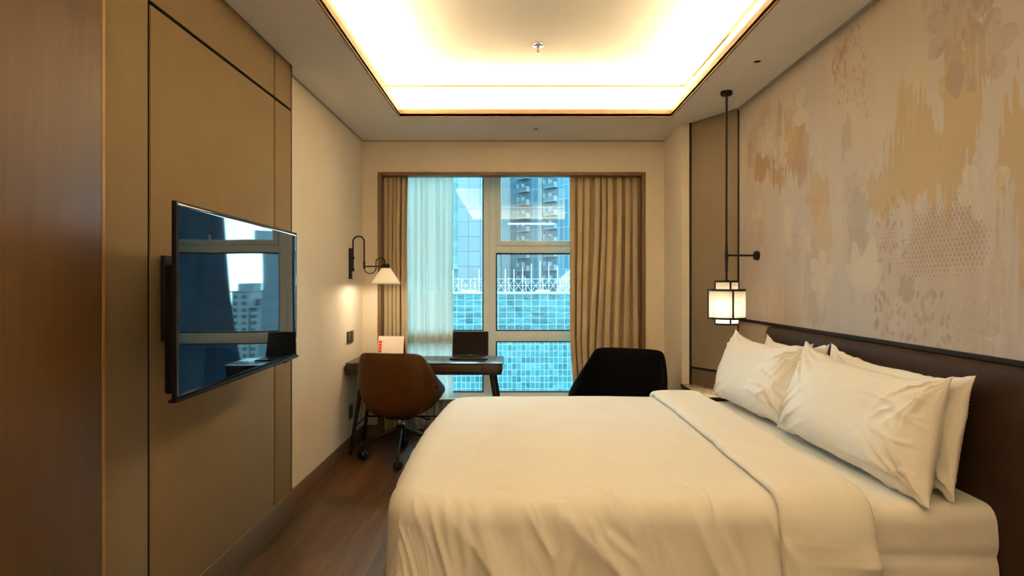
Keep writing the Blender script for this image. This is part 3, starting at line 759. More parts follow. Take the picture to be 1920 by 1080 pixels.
# headboard
hb = MB(); prof = [(1.638, .25), (1.638, 1.112), (1.628, 1.112)]
for i in range(7):
    a = PI/2*i/6; prof.append((1.640-.034-.026*math.sin(a)+.0, 1.060+.05*math.cos(a)-.0) if i else (1.612, 1.110))
prof += [(1.580, .98), (1.588, .7), (1.592, .25)]
A_ = [hb.bm.verts.new((x, 3.665, z)) for x, z in prof]; B_ = [hb.bm.verts.new((x, 1.25, z)) for x, z in prof]
for i in range(len(prof)): hb.bm.faces.new((A_[i], A_[(i+1) % len(prof)], B_[(i+1) % len(prof)], B_[i]))
hb.bm.faces.new(A_); hb.bm.faces.new(B_[::-1])
W('headboard', hb, M['headboard'], bed, smooth=50)

def pillow(label, mid, width, height, thick, yaw, lean, seed, roll=0., taper=0., dip=.15):
    """mid: middle of the bottom edge on the sheet; face toward the foot of the bed"""
    mb = MB(); nu, nv = 120, 84
    def shape(u, v, side):
        x, y = 2*u-1, 2*v-1
        X = width/2*x*(1-.06*(1-abs(y)**3.5)); Y = height/2*y*(1-(dip if y > 0 else .06)*(1-abs(x)**3.2))
        if x > 0: X *= 1-taper*(y+1)/2
        b = max(0., (1-abs(x)**3.0)*(1-abs(y)**2.6))
        T = thick/2*b**.52
        # sagging belly: fuller low down
        T *= 1-.22*y
        cor = max(0, abs(x)*abs(y)-.12)
        rad = math.atan2(y*1.0, x)
        w_ = 0.
        for sx in (-1, 1):
            for sy in (-1, 1):
                dx_, dy_ = (x-sx)*width/2, (y-sy)*height/2; r = math.hypot(dx_, dy_); th = math.atan2(dy_, dx_)
                w_ += math.exp(-(r/.20)**2)*max(0, ridge(th*3.6+seed, r*3, seed+sx+2*sy))**3*.036
        edge = min(1, b*3)
        w_ = w_*edge+(.004*nz3(x*3+seed, y*3, side)+  .011*max(0, ridge(x*1.6+y*1.3+seed, y*2.4-x*.5, seed*2))**6*sstep(-.1, .9, x*(1 if seed % 2 else -1)))*edge
        Yd = Y+.010*nz3(x*2.4, seed, 3.)*(abs(y))+.02*cor*nz3(x*9, y*9, seed)
        return Vector((X, Yd, side*(T+w_)+.012*nz3(x*1.4, y*1.4, seed+7)))
    def side(sg):
        g = [[None]*nv for _ in range(nu)]
        for i in range(nu):
            for j in range(nv):
                u = .5-.5*math.cos(PI*i/(nu-1)); v = .5-.5*math.cos(PI*j/(nv-1))
                g[i][j] = mb.bm.verts.new(shape(u, v, sg))
        for i in range(nu-1):
            for j in range(nv-1):
                q = (g[i][j], g[i+1][j], g[i+1][j+1], g[i][j+1]); mb.bm.faces.new(q if sg > 0 else q[::-1])
    side(1); side(-1)
    bmesh.ops.remove_doubles(mb.bm, verts=mb.bm.verts, dist=.0004)
    # local x -> -Y (width), local y -> up the lean, local z -> toward the foot of the bed
    cu = Vector((math.sin(lean), 0, math.cos(lean))); cn = Vector((-math.cos(lean), 0, math.sin(lean))); cw = cu.cross(cn)
    Mx = Matrix((cw, cu, cn)).transposed().to_4x4()
    Mx = Matrix.Translation(Vector(mid)) @ Matrix.Rotation(yaw, 4, 'Z') @ Mx @ Matrix.Rotation(roll, 4, 'Z') @ Matrix.Translation((0, height/2, 0))
    mb.xform(Mx)
    o = build('pillow', mb, M['linen'], loc=mid, smooth=180)
    return tag(o, label, 'pillow', 'white pillows against the headboard')
R_ = math.radians
PZ = .660
pillow('white pillow in front, farther from the camera, beside the marble nightstand', (1.297, 3.275, PZ), .94, .455, .18, R_(3), R_(19), 3, 0, .08, .26)
pillow('white pillow in front, nearest the camera, with creases at its right corner', (1.312, 2.36, PZ), .97, .445, .18, R_(5), R_(19), 5, R_(-2), .18, .24)
pillow('white pillow behind, farther from the camera, one corner showing against the headboard', (1.466, 3.165, PZ), .715, .43, .11, R_(0), R_(9), 8, R_(1.5), .0, .22)
pillow('white pillow behind, nearest the camera, against the headboard', (1.466, 2.37, PZ), .89, .43, .11, R_(0), R_(9), 11, R_(-1), .0, .22)

# ================================================================== NIGHTSTAND
ns = thing('nightstand', 'nightstand with marble top and black edge beyond the bed', 'nightstand', (1.45, 4.3, 0))
top = [(1.315, 4.075), (1.625, 4.075), (1.625, 4.225), (1.408, 4.605), (1.315, 4.640)]
ins = lambda poly, k: [((x-1.46)*k+1.46, (y-4.33)*k+4.33) for x, y in poly]
W('body', MB().prism(ins(top, .955), .06, .553, .003), M['stone_grey'], ns)
W('top_frame', MB().prism(top, .553, .5785, .002), M['black_metal'], ns)
W('marble_top', MB().prism(ins(top, .965), .571, .580, .001), M['marble'], ns)
W('drawer', MB().box(1.318, 1.326, 4.12, 4.58, .33, .545, .002), M['stone_grey'], ns)
W('drawer', MB().box(1.318, 1.326, 4.12, 4.58, .10, .32, .002), M['stone_grey'], ns)
W('plinth', MB().prism(ins(top, .85), 0, .06), M['black_metal'], ns)

# ================================================================== PENDANT LAMP
LPX, LPY = 1.412, 3.89
pl = thing('pendant_lamp', 'lit cloth lantern pendant lamp on a black rod above the nightstand', 'lamp', (LPX, LPY, 1.10))
c0 = (LPX, LPY, 0)
W('canopy', MB().lathe([(0, 2.656), (.034, 2.656), (.038, 2.660), (.038, 2.680), (0, 2.680)], c0), M['black_metal'], pl)
W('rod', MB().cyl((LPX, LPY, 1.40), (LPX, LPY, 2.66), .0072), M['black_metal'], pl)
W('rod_sleeve', MB().lathe([(0, 1.465), (.0090, 1.465), (.0095, 1.47), (.0095, 1.545), (.0125, 1.548), (.0125, 1.60), (.0092, 1.603), (.0092, 1.66), (0, 1.66)], c0, 16), M['black_metal'], pl)
W('wall_arm', MB().cyl((LPX, LPY, 1.575), (RX-.02, LPY+.02, 1.575), .0066), M['black_metal'], pl)
W('wall_rose', MB().cyl((RX-.030, LPY+.02, 1.575), (RX-.003, LPY+.02, 1.575), .029, .033, 28), M['black_metal'], pl)
def lantern(nm, r, z0, z1, ring):
    s = MB().lathe([(r, z0), (r, z1)], c0, 48); so = W(nm, s, M['shade'], pl, 180); mod(so, 'SOLIDIFY', thickness=.0008, offset=-1)
    for z in (z0, z1-ring): W('ring_frame', MB().lathe([(r-.003, z), (r+.0035, z), (r+.0035, z+ring), (r-.003, z+ring)], c0, 48, close=True), M['black_metal'], pl)
    for k in range(4):
        a = -PI/2+k*PI/2; x, y = LPX+(r+.001)*math.cos(a), LPY+(r+.001)*math.sin(a)
        W('rib', MB().cyl((x, y, z0), (x, y, z1), .0062, n=12), M['black_metal'], pl)
lantern('inner_shade', .074, 1.106, 1.405, .013)
lantern('outer_shade', .121, 1.145, 1.348, .014)
W('spider', MB().box(LPX-.074, LPX+.074, LPY-.005, LPY+.005, 1.392, 1.404).box(LPX-.005, LPX+.005, LPY-.074, LPY+.074, 1.392, 1.404).cyl((LPX, LPY, 1.31), (LPX, LPY, 1.41), .014), M['black_metal'], pl)
W('bulb', MB().lathe([(.0, 1.215), (.02, 1.222), (.031, 1.245), (.028, 1.27), (.014, 1.30), (.013, 1.315), (0, 1.315)], c0, 20), M['bulb'], pl)
def point(name, loc, power, r, col=WARM):
    l = bpy.data.lights.new(name, 'POINT'); l.energy = power; l.shadow_soft_size = r; l.color = col
    o = bpy.data.objects.new(name, l); COL.objects.link(o); o.location = loc; return o
point('pendant_light', (LPX, LPY, 1.20), 8.0, .03, (1, .80, .56))

# ================================================================== WALL LAMP
wl = thing('wall_lamp', 'black swing arm wall lamp with white cone shade above the desk', 'lamp', (LX, 4.8, 1.42))
WYY = 4.80
W('backplate', MB().box(LX, LX+.020, WYY-.022, WYY+.022, 1.424, 1.680, .002), M['black_metal'], wl)
for z in (1.600, 1.500): W('clamp', MB().box(LX+.018, -1.358, WYY-.012, WYY+.012, z-.012, z+.012, .003), M['black_metal'], wl)
def arc(cx, cz, r, a0, a1, n=14): return [(cx+r*math.cos(a0+(a1-a0)*i/n), WYY, cz+r*math.sin(a0+(a1-a0)*i/n)) for i in range(n+1)]
xa, xb = -1.369, -1.276; rr = (xb-xa)/2
W('swing_arm', MB().tube([(xa, WYY, 1.492), (xa, WYY, 1.65)]+arc((xa+xb)/2, 1.733, rr, PI, 0)+[(xb, WYY, 1.65), (xb, WYY, 1.512)], .0062, 12), M['black_metal'], wl)
W('arm_joint', MB().cyl((xb, WYY, 1.510), (xb, WYY, 1.572), .0085).cyl((xb, WYY, 1.528), (-1.10, WYY, 1.528), .0055), M['black_metal'], wl)
cx1 = (xb-1.178)/2; r1 = (-1.178-xb)/2; r2 = (-1.102+1.178)/2; cx2 = -1.178+r2
W('cord', MB().tube([(xb, WYY, 1.535)]+arc(cx1, 1.518, r1, PI, 2*PI)+arc(cx2, 1.562, r2, PI, 0)+[(-1.102, WYY, 1.54)], .0042, 10), M['black_metal'], wl)
cc = (-1.095, WYY, 0)
W('socket', MB().lathe([(0, 1.548), (.027, 1.548), (.031, 1.544), (.033, 1.51), (0, 1.51)], cc, 24), M['black_metal'], wl)
shm = MB(); nP = 64
def shf(u, v):
    a = 2*PI*u; r = .036+(.122-.036)*v+(.0012 if int(round(u*nP*2)) % 2 else 0); return (cc[0]+r*math.cos(a), WYY+r*math.sin(a), 1.516-.134*v)
shm.grid(shf, nP*2, 8, closed_u=True)
so = W('shade', shm, M['cone_shade'], wl, 180); mod(so, 'SOLIDIFY', thickness=.001)
W('bulb', MB().lathe([(0, 1.41), (.02, 1.418), (.026, 1.44), (.02, 1.465), (.013, 1.48), (.013, 1.51), (0, 1.51)], cc, 20), M['bulb'], wl)
point('wall_lamp_light', (cc[0], WYY, 1.405), 6.5, .03, (1, .80, .54))

# ================================================================== SWITCHES
def switch(label, y, z, wd=.086, h=.098):
    o = thing('light_switch', label, 'switch', (LX, y, z), 0, 'bronze plates on the left wall')
    build('plate', MB().box(0, .009, -wd/2, wd/2, -h/2, h/2, .002), M['switch'], o)
    build('rocker', MB().box(.009, .012, -wd/2+.012, wd/2-.012, -h/2+.014, h/2-.014, .001), M['switch'], o)
    return o
switch('bronze switch plate above the desk, left of a pair', 4.765, .940); switch('bronze switch plate above the desk, right of a pair', 4.855, .940)
o = thing('power_socket', 'dark power socket low on the left wall under the desk', 'socket', (LX, 4.83, .315))
build('plate', MB().box(0, .010, -.045, .045, -.06, .06, .002), M['switch'], o)
build('insert', MB().box(.010, .012, -.03, .03, -.03, .03, .001), M['black_plastic'], o)

# ================================================================== DESK
DX0, DX1, DY0, DY1 = -1.388, -.120, 4.62, 5.10
dk = thing('desk', 'brown wooden desk with black splayed legs in front of the window', 'desk', (-.75, 4.86, 0))
def rrect(x0, x1, y0, y1, r, n=7):
    P = []
    for cx, cy, a in ((x1-r, y1-r, 0), (x0+r, y1-r, PI/2), (x0+r, y0+r, PI), (x1-r, y0+r, 1.5*PI)):
        P += [(cx+r*math.cos(a+PI/2*i/n), cy+r*math.sin(a+PI/2*i/n)) for i in range(n+1)]
    return P
W('desktop', MB().prism(rrect(DX0, DX1, DY0, DY1, .04), .674, .745, .003), M['desk_wood'], dk)
W('under_frame', MB().prism(rrect(DX0+.006, DX1-.006, DY0+.006, DY1-.006, .038), .652, .674), M['black_metal'], dk)
W('drawer_gap', MB().box(-1.06, -.278, DY0-.0008, DY0+.01, .6745, .7365), M['groove'], dk)
drw = W('drawer', MB().box(-1.056, -.282, DY0-.002, DY0+.01, .6745, .7325, .0008), M['desk_wood'], dk)
def dleg(tx, ty, bx, by): W('leg', MB().cyl((tx, ty, .66), (bx, by, 0), .0185, .0125, 16), M['black_metal'], dk)
dleg(-1.262, 4.72, -1.352, 4.655); dleg(-1.262, 5.00, -1.352, 5.065); dleg(-.215, 4.72, -.115, 4.655); dleg(-.205, 5.00, -.105, 5.065)
def at_leg(t, b, z): f = 1-z/.66; return tuple(t[i]+(b[i]-t[i])*f for i in (0, 1))+(z,)
zz = .225
pA, pB = at_leg((-1.262, 4.72), (-1.352, 4.655), zz), at_leg((-1.262, 5.0), (-1.352, 5.065), zz)
pC, pD = at_leg((-.215, 4.72), (-.115, 4.655), zz), at_leg((-.205, 5.0), (-.105, 5.065), zz)
W('stretcher', MB().cyl(pA, pB, .007), M['black_metal'], dk); W('stretcher', MB().cyl(pB, pD, .007), M['black_metal'], dk); W('stretcher', MB().cyl(pC, pD, .007), M['black_metal'], dk)

# laptop
lp = thing('laptop', 'open black laptop on the desk', 'laptop', (-.41, 4.94, .745))
W('base', MB().box(-.569, -.251, 4.832, 5.045, .7465, .760, .003), M['laptop'], lp)
kb = MB()
for r in range(5):
    for c in range(13): kb.box(-.550+c*.0217, -.550+c*.0217+.0185, 4.93+r*.0185, 4.93+r*.0185+.0155, .760, .7615)
W('keyboard', kb, M['black_plastic'], lp, 0); W('touchpad', MB().box(-.46, -.36, 4.845, 4.918, .760, .7606), M['black_plastic'], lp)
T = Matrix.Translation((-.4125, 5.046, .756)) @ Matrix.Rotation(R_(-11), 4, 'X')
lid = W('lid', MB().box(-.158, .158, 0, .007, 0, .212, .003).xform(T), M['laptop'], lp)
W('display', MB().box(-.151, .151, -.0008, .002, .016, .206).xform(T), M['laptop_screen'], lid)
lg = MB()
for k in range(4): lg.box(-.009+.0045*k, -.0058+.0045*k, -.0012, 0, .0065, .0095)
W('maker_mark', lg.xform(T), M['chrome'], lid)
W('hinge', MB().cyl((-.54, 5.046, .758), (-.285, 5.046, .758), .005), M['black_plastic'], lp)

# desk calendar
ck = thing('desk_calendar', 'white tent calendar with red column standing on the desk behind the chair', 'calendar', (-1.085, 4.97, .745), R_(-3))
hC, wC, fo, bo = .188, .226, .050, .062
def cpl(mb, sgn, dd): # local plate frame -> tent side
    a = math.atan2(fo if sgn < 0 else bo, hC)
    return mb.xform(Matrix.Translation((0, sgn*(fo if sgn < 0 else bo), 0)) @ Matrix.Rotation(-sgn*-a if sgn > 0 else -a, 4, 'X'))
ha, hb_ = math.hypot(hC, fo), math.hypot(hC, bo)
bd = build('front_board', cpl(MB().box(-wC/2, wC/2, 0, .0015, 0, ha), -1, 0), M['wine'], ck)
pg = build('page', cpl(MB().box(-wC/2+.001, wC/2-.002, -.0025, -.0003, .004, ha-.001), -1, 0), M['paper'], ck)
build('back_board', cpl(MB().box(-wC/2, wC/2, -.0015, 0, 0, hb_), 1, 0), M['wine'], ck)
sr = MB()
for k in range(19):
    x = -wC/2+.012+k*(wC-.024)/18; sr.lathe([(.0045, -.0008), (.0055, -.0008), (.0055, .0008), (.0045, .0008)], (0, 0, 0), 12, close=True)
    vs = list(sr.bm.verts)[-48:]
    bmesh.ops.transform(sr.bm, matrix=Matrix.Translation((x, 0, hC-.003)) @ Matrix.Rotation(PI/2, 4, 'Y'), verts=vs)
build('spiral_binding', sr, M['ink'], ck)
for k in range(5):
    z1 = ha-.040-k*.0272
    if z1 > .03: build('red_block', cpl(MB().box(-wC/2+.006, -wC/2+.034, -.0032, -.0022, z1-.0225, z1), -1, 0), M['red_paper'], pg)
def textmesh(items):
    out = MB()
    for txt, x, z, size in items:
        c = bpy.data.curves.new('t', 'FONT'); c.body = txt; c.size = size; c.resolution_u = 2
        o = bpy.data.objects.new('t', c); COL.objects.link(o)
        dg = bpy.context.evaluated_depsgraph_get(); dg.update()
        me = bpy.data.meshes.new_from_object(o.evaluated_get(dg)); n0 = len(out.bm.verts)
        out.bm.from_mesh(me); out.bm.verts.ensure_lookup_table()
        bmesh.ops.transform(out.bm, matrix=Matrix.Translation((x, -.0029, z)) @ Matrix.Rotation(PI/2, 4, 'X'), verts=out.bm.verts[n0:])
        bpy.data.objects.remove(o); bpy.data.curves.remove(c); bpy.data.meshes.remove(me)
    return out
it = [('September 2023', .032, ha-.028, .0095)]
for k, d in enumerate(('MON', 'TUE', 'WED', 'THU', 'FRI', 'SAT')): it.append((d, -.070+k*.0295, ha-.040, .006))
for r in range(5):
    for k in range(6):
        n = r*7+k-3
        if 1 <= n <= 30: it.append((str(n), -.058+k*.0295, ha-.062-r*.0272, .0075))
for i_ in it: build('printed_date', cpl(textmesh([i_]), -1, 0), M['ink'], pg, smooth=0)

# ================================================================== CHAIRS
def shell_cage(sc_, top, armz, seatb, back_w=.235):
    """columns from the left arm tip round the back to the right arm tip; rim, upper, mid, low, bottom"""
    half = [  # col 4 (arm tip) .. col 0 (middle of back); x, y at rim/mid/bottom, rim height
        ((.292, .262, armz-.045), (.300, .262, armz-.085), (.292, .258, seatb+.14), (.215, .235, seatb+.035), (.14, .20, seatb+.012)),
        ((.322, .120, armz), (.328, .120, armz-.07), (.312, .110, seatb+.13), (.235, .100, seatb+.022), (.14, .10, seatb)),
        ((.316, -.050, armz+.085), (.318, -.045, armz-.02), (.300, -.050, seatb+.13), (.225, -.055, seatb+.020), (.13, -.03, seatb)),
        ((.272, -.190, top-.040), (.296, -.170, armz+.055), (.272, -.160, seatb+.13), (.200, -.150, seatb+.020), (.12, -.11, seatb)),
        ((back_w+.005, -.268, top), (.245, -.245, armz+.075), (.215, -.225, seatb+.12), (.150, -.190, seatb+.018), (.09, -.14, seatb)),
        ((.105, -.300, top), (.105, -.290, armz+.08), (.095, -.262, seatb+.11), (.070, -.215, seatb+.018), (.045, -.15, seatb)),
    ]
    cols = [[(-x*sc_, y*sc_, z) for x, y, z in c] for c in half] + [[(x*sc_, y*sc_, z) for x, y, z in c] for c in half[::-1]]
    mb = MB(); V = [[mb.bm.verts.new(p) for p in c] for c in cols]
    for a, b_ in zip(V, V[1:]):
        for k in range(4): mb.bm.faces.new((a[k], b_[k], b_[k+1], a[k+1]))
    n = len(V)
    for i in range(n//2-1):   # bottom: bridge mirrored columns
        mb.bm.faces.new((V[i][4], V[i+1][4], V[n-2-i][4], V[n-1-i][4]))
    return mb
def make_shell(root, mat, sc_, top, armz, seatb, th, cush, smat, back_w=.235):
    o = build('shell', shell_cage(sc_, top, armz, seatb, back_w), mat, root, smooth=180)
    mod(o, 'SOLIDIFY', thickness=th, offset=-1); mod(o, 'SUBSURF', levels=3, render_levels=3); bake(o)
    me = o.data; me.polygons.foreach_set('use_smooth', [True]*len(me.polygons))
    c = MB().box(-.235*sc_, .235*sc_, -.175*sc_, .275*sc_, cush[0], cush[1], .03, 3)
    co = build('seat_cushion', c, smat, root, smooth=180); mod(co, 'SUBSURF', levels=2, render_levels=2); bake(co)
    co.data.polygons.foreach_set('use_smooth', [True]*len(co.data.polygons))
    return o
oc = thing('office_chair', 'tan leather swivel chair at the desk seen from behind', 'chair', (-.925, 4.575, 0), R_(-8))
sh = make_shell(oc, M['leather'], 1.0, .872, .585, .355, .045, (.39, .47), M['leather'])
for s in (-1, 1):   # stitched seams between back and arms
    build('seam', MB().tube([(s*.262, -.190, .79), (s*.296, -.175, .66), (s*.290, -.172, .53), (s*.235, -.165, .40)], .0018, 6), M['leather'], sh)
build('fabric_tag', MB().box(-.0025, .0025, -.012, .012, -.010, .010).xform(Matrix.Translation((.3155, -.075, .585))), M['black_fabric'], oc)
build('seat_plate', MB().box(-.10, .10, -.09, .09, .322, .357, .01), M['black_metal'], oc)
build('gas_column', MB().lathe([(0, .20), (.026, .20), (.026, .275), (.020, .28), (.020, .33), (0, .33)], (0, 0, 0), 20), M['chrome'], oc)
build('tilt_lever', MB().tube([(.05, .03, .335), (.17, .0, .330), (.205, -.01, .322), (.23, -.015, .318), (.25, -.018, .324)], [.005, .005, .008, .010, .006], 10), M['black_plastic'], oc)
build('hub', MB().lathe([(0, .175), (.034, .175), (.036, .19), (.036, .262), (.030, .270), (0, .270)], (0, 0, 0), 24), M['black_metal'], oc)
for a in (-75, 15, 105, 195):
    a = R_(a); d = Vector((math.cos(a), math.sin(a), 0))
    P = lambda r, z: tuple(d*r+Vector((0, 0, z)))
    lg_ = build('leg', MB().tube([P(.02, .235), P(.10, .205), P(.24, .150), P(.275, .134), P(.292, .118), P(.297, .095), P(.297, .055)], [.018, .017, .013, .0115, .011, .0105, .010], 12), M['black_metal'], oc)
    b_ = a+.8; ax = Vector((math.cos(b_), math.sin(b_), 0)); c0_ = d*.297+Vector((0, 0, .036))
    cw = MB()
    for sg in (-1, 1):
        cw.cyl(c0_+ax*(sg*.006), c0_+ax*(sg*.024), .036, .030, 24)
    cw.cyl(c0_-ax*.02, c0_+ax*.02, .012)
    build('caster', cw, M['black_plastic'], lg_)

ac = thing('armchair', 'black fabric armchair standing in front of the right curtain', 'armchair', (.795, 4.45, 0), R_(155))
make_shell(ac, M['black_fabric'], 1.12, .860, .600, .300, .055, (.34, .445), M['black_fabric'], .262)
for sx, sy in ((-1, -1), (1, -1), (-1, 1), (1, 1)):
    build('leg', MB().cyl((sx*.15, sy*.13, .315), (sx*.24, sy*.22, 0), .018, .011, 16), M['black_metal'], ac)

# ================================================================== TELEVISION
al = R_(2.6); yc_, xc_ = (1.755+2.874)/2, -(1.048+1.099)/2
tv = thing('television', 'flat screen television on the brown panelling reflecting the window', 'television', (xc_, yc_, 1.3275), PI/2+al)
tw, thh = 1.12, .615
tvf = MB()
for k in range(24):
    xa_, xb_ = -tw/2+tw*k/24, -tw/2+tw*(k+1)/24; f_ = lambda x: .0086*x-.0076*x*x
    vs_ = [tvf.bm.verts.new((x, f_(x)+dy, z)) for x in (xa_, xb_) for dy in (.0006, .0125) for z in (-thh/2, thh/2)]
    for q in ((0, 1, 5, 4), (2, 6, 7, 3), (0, 4, 6, 2), (1, 3, 7, 5)): tvf.bm.faces.new([vs_[i] for i in q])
    if k == 0: tvf.bm.faces.new([vs_[i] for i in (0, 2, 3, 1)])
    if k == 23: tvf.bm.faces.new([vs_[i] for i in (4, 5, 7, 6)])
bmesh.ops.remove_doubles(tvf.bm, verts=tvf.bm.verts, dist=.0002)
build('frame', tvf, M['tv_black'], tv)
def scf(u, v):
    x, z = (u-.5)*(tw-.006), -thh/2+.008+(thh-.011)*v
    y = .0086*x-.0076*x*x+.00022*math.sin(x*9+1.2)*math.cos(z*5)+.00025*math.cos(x*5.5+z*3)
    return (x, y-.001, z)
mb = MB(); g = mb.grid(scf, 90, 50)
sc_o = build('screen', mb, M['screen'], tv, smooth=180); mod(sc_o, 'SOLIDIFY', thickness=.002, offset=1)
# the screen has to look at the room: local -y
build('bottom_bar', MB().box(-tw/2, tw/2, -.008, .016, -thh/2-.003, -thh/2+.008, .002), M['tv_black'], tv)
build('sensor', MB().box(.40, .46, 0, .012, -thh/2-.012, -thh/2-.003, .002), M['black_plastic'], tv)
build('back_housing', MB().box(-.50, .50, .014, .062, -.295, .115, .008), M['tv_black'], tv)
build('wall_mount', MB().box(-.20, .20, .062, .080, -.20, .20, .003).box(-.03, .03, .08, .250, -.06, .06, .004).box(-.16, .16, .245, .262, -.16, .16, .003), M['black_metal'], tv)

# ================================================================== CEILING FITTINGS
for (x, y), lb in zip(DL, ('small recessed ceiling downlight beside the mural', 'small recessed ceiling downlight above the window')):
    d = thing('ceiling_downlight', lb, 'ceiling light', (x, y, CZ), 0, 'recessed ceiling downlights')
    build('trim_ring', MB().lathe([(.0225, .002), (.0225, -.003), (.027, -.003), (.029, 0), (.0238, .0)], (0, 0, 0), 32, close=True), M['white_enamel'], d)
    build('reflector', MB().lathe([(.0230, .001), (.017, .045), (0, .047)], (0, 0, 0), 28), m_plain('bronze_reflector', (.10, .055, .025), .25, metal=.9), d)
    build('lens', MB().lathe([(0, .030), (.006, .031), (.009, .036), (.009, .046), (0, .046)], (0, 0, 0), 16), M['chrome'], d)
sk = thing('sprinkler', 'chrome fire sprinkler with red bulb on the upper ceiling', 'sprinkler', (.138, 3.83, UZ))
build('escutcheon', MB().lathe([(0, 0), (.038, 0), (.036, -.006), (.022, -.012), (.012, -.010), (.012, -.004), (0, -.004)], (0, 0, 0), 28), M['chrome'], sk)
build('body', MB().lathe([(0, -.003), (.010, -.003), (.010, -.020), (.006, -.024), (0, -.024)], (0, 0, 0), 16), M['chrome'], sk)
build('frame_arm', MB().tube([(-.009, 0, -.018), (-.010, 0, -.034), (-.002, 0, -.050)], .0022, 8), M['chrome'], sk)
build('frame_arm', MB().tube([(.009, 0, -.018), (.010, 0, -.034), (.002, 0, -.050)], .0022, 8), M['chrome'], sk)
build('glass_bulb', MB().lathe([(0, -.022), (.003, -.024), (.0035, -.036), (.0025, -.048), (0, -.049)], (0, 0, 0), 12), M['red_paper'], sk)
df = MB().lathe([(0, -.049), (.004, -.049), (.014, -.052), (.0145, -.0535), (0, -.0545)], (0, 0, 0), 16); build('deflector', df, M['chrome'], sk)
av = thing('air_vent', 'slim white air vent slot in the right side of the ceiling tray', 'air vent', (OX1+SB, 4.0, 2.905))
build('backing', MB().box(-.006, 0, -.36, .36, -.026, .026), m_plain('vent_dark', (.20, .15, .09), .8), av)
fr_ = MB().box(-.012, 0, -.372, .372, .024, .032, .001).box(-.012, 0, -.372, .372, -.032, -.024, .001).box(-.012, 0, -.372, -.36, -.024, .024, .001).box(-.012, 0, .36, .372, -.024, .024, .001)
build('frame', fr_, M['white_enamel'], av)
for z in (-.012, .003, .017): build('slat', MB().box(-.011, -.004, -.36, .36, z-.002, z+.002), M['white_enamel'], av)

# ================================================================== CITY OUTSIDE THE WINDOW
struct('ground', MB().box(-300, 300, 7, 420, -61, -60), M['street'])
def B_thing(name, label, cat, loc, rz=0, group=None): return thing(name, label, cat, loc, rz, group)
lo = B_thing('office_building', 'low blue glass office building with white grid directly outside the window', 'building', (-3, 90, -60))
build('lower_facade', MB().box(-27, 25, 0, 14, 0, 52.5), M['fac_low2'], lo)
build('upper_facade', MB().box(-27, 25, .35, 14, 52.5, 59.85), M['fac_low'], lo)
build('ledge', MB().box(-27, 25, .0, .6, 52.35, 52.65), M['pale_concrete'], lo)
build('parapet', MB().box(-27.1, 25.1, .2, 14, 59.85, 60.05), M['pale_concrete'], lo)
sf_ = B_thing('scaffolding', 'white steel scaffolding on the flat roof of the low glass building', 'scaffolding', (-3, 94, .10))
px_ = [-16+1.42*k for k in range(21)]
g_ = random.Random(4)
for i, x in enumerate(px_):
    h = 4.3+.5*math.sin(i*.9)+g_.uniform(-.3, .3) if -3 < x+0 else 2.1+1.6*(i % 3 == 0)
    build('pole', MB().cyl((x, 0, 0), (x, 0, h), .065, n=8), M['scaf'], sf_)
    if i % 2 == 0: build('short_pole', MB().cyl((x+.6, 2.5, 0), (x+.5, 2.5, 2.4), .055, n=8), M['scaf'], sf_)
for z in (1.05, 2.15): build('rail', MB().cyl((px_[0], 0, z), (px_[-1], 0, z), .03, n=6), M['scaf'], sf_)
for a, b_ in zip(px_, px_[1:]):
    build('cross_brace', MB().cyl((a, 0, 0), (b_, 0, 2.1), .024, n=6).cyl((a, 0, 2.1), (b_, 0, 0), .024, n=6), M['scaf'], sf_)
nb = MB()
for k in range(16): nb.cyl((9.6+.26*k, 1.2, 0), (10.4+.26*k, 1.2, 2.6+.22*k), .06, n=6)
build('leaning_bundle', nb, M['scaf'], sf_)
for x, lb in ((-7.6, 'white rooftop unit left of the window mullion'), (4.0, 'white rooftop unit among the scaffold poles')):
    ru = B_thing('rooftop_unit', lb, 'rooftop unit', (x, 92, .05), 0, 'white units on the low roof')
    build('cabinet', MB().box(-1.1, 1.1, -.6, .6, 0, .42, .03), M['scaf'], ru); build('fan_guard', MB().lathe([(0, .42), (.35, .42), (.4, .5), (0, .52)], (0, 0, 0), 16), M['pale_concrete'], ru)
# slanted tower with balconies
tw_ = B_thing('residential_tower', 'blue glass tower with stacked white balconies seen through the right panes', 'building', (-7, 152, -60), R_(-45))
build('body', MB().box(0, 31, 0, 16, 0, 125), M['fac_tower'], tw_)
build('fin', MB().box(4.6, 7.6, -.5, .2, 0, 125), M['pale_concrete'], tw_); build('fin', MB().box(17.5, 18.7, -.5, .2, 0, 125), M['pale_concrete'], tw_)
build('corner_glass', MB().box(-.3, 4.2, -.3, .2, 0, 125), M['fac_teal'], tw_)
build('balcony_recess', MB().box(10.7, 14.6, -.06, .05, 40, 120), M['deep_glass'], tw_); build('balcony_recess', MB().box(20.0, 23.3, -.06, .05, 40, 120), M['deep_glass'], tw_)
bal0 = build('balcony', MB().box(-1.7, 1.7, -1.3, 0, -.12, .12).box(-1.7, -1.5, -1.3, 0, .12, 2.0).box(-.1, .1, -1.3, 0, .12, 2.0).box(1.5, 1.7, -1.3, 0, .12, 1.2), M['pale_concrete'], tw_)
rl0 = build('railing', MB().box(-1.7, 1.7, -1.35, -1.28, .1, .95), M['deep_glass'], bal0)
k = 0
for cx_ in (12.6, 21.6):
    for fl in range(12):
        if k == 0: o = bal0
        else:
            o = bal0.copy(); COL.objects.link(o); r = rl0.copy(); COL.objects.link(r); r.parent = o
        o.location = (cx_, 0, 61.5+3.25*fl); k += 1
st = B_thing('stone_tower', 'pale grey panelled tower left of the window mullion', 'building', (-10.2, 120, -60))
build('body', MB().box(-2.2, 2.4, 0, 14, 0, 110), M['fac_stone'], st)
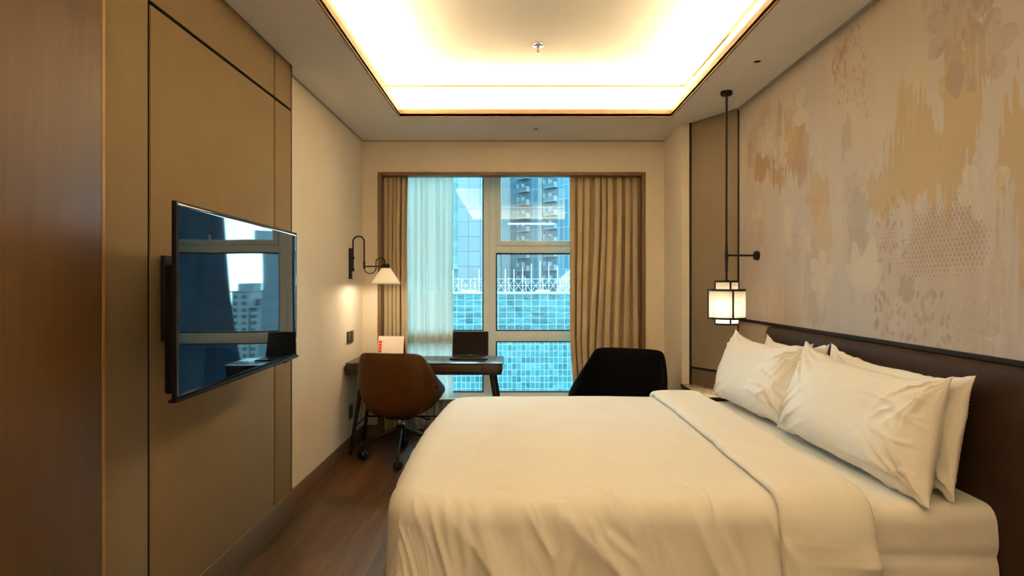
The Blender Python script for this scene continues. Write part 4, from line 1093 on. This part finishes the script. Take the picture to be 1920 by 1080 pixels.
build('glass_wing', MB().box(-7.2, -2.2, 1.0, 14, 0, 110), M['fac_teal'], st)
build('side_strip', MB().box(2.4, 3.6, .8, 14, 0, 110), M['deep_glass'], st)
build('sky_bridge', MB().box(-9.0, -2.2, .2, 1.4, 64.5, 65.5), M['fac_teal'], st)
bt_ = B_thing('back_tower', 'pale teal tower behind the sheer curtain', 'building', (-27, 135, -60)); build('body', MB().box(-9, 9, 0, 14, 0, 120), M['fac_teal'], bt_); build('fin', MB().box(-.6, .6, -.4, 0, 0, 121), M['pale_concrete'], bt_)
# buildings only seen as reflections in the television
dt = B_thing('dark_tower', 'dark blue glass tower mirrored in the left of the television screen', 'building', (47.6, 145, -60))
tb = MB(); v0 = [tb.bm.verts.new(p) for p in ((-3.5, 0, 0), (45, -14, 0), (45, 20, 0), (8, 24, 0))]; v1 = [tb.bm.verts.new(p) for p in ((9, 4, 112), (45, -10, 112), (45, 20, 112), (20, 24, 112))]
tb.bm.faces.new(v0[::-1]); tb.bm.faces.new(v1)
for i in range(4): tb.bm.faces.new((v0[i], v0[(i+1) % 4], v1[(i+1) % 4], v1[i]))
build('body', tb, M['fac_dark'], dt); build('crown', MB().box(22, 44, 2, 19, 112, 114), M['fac_dark'], dt)
fm = m_facade('apartment_windows', (0.0275, 0.044, 0.055), (0.143, 0.1595, 0.165), 2.6, 3.0, .75, .7, .3)
for (x0, x1, zt, lb) in ((92.6, 97.6, -2.2, 'pale apartment block mirrored in the television, taller of two'), (88.2, 92.2, -9.5, 'pale apartment block mirrored in the television, lower of two')):
    a_ = B_thing('apartment_block', lb, 'building', ((x0+x1)/2, 280, -60), 0, 'distant apartment blocks')
    w2 = (x1-x0)/2
    build('body', MB().box(-w2, w2, 0, 14, 0, zt+60), fm, a_); build('roof', MB().box(-w2-.4, w2+.4, -.4, 14.4, zt+60, zt+60.6), M['pale_concrete'], a_); build('stair_tower', MB().box(-2, 2, 4, 9, zt+60.6, zt+64), M['pale_concrete'], a_)
sl = B_thing('slab_tower', 'grey slab tower mirrored in the right of the television', 'building', (34.3, 120, -60))
build('body', MB().box(-4, 3.2, 0, 14, 0, 68), M['fac_stone'], sl); build('crown', MB().box(-3, 4.0, -.5, 12, 68, 72), M['pale_concrete'], sl)
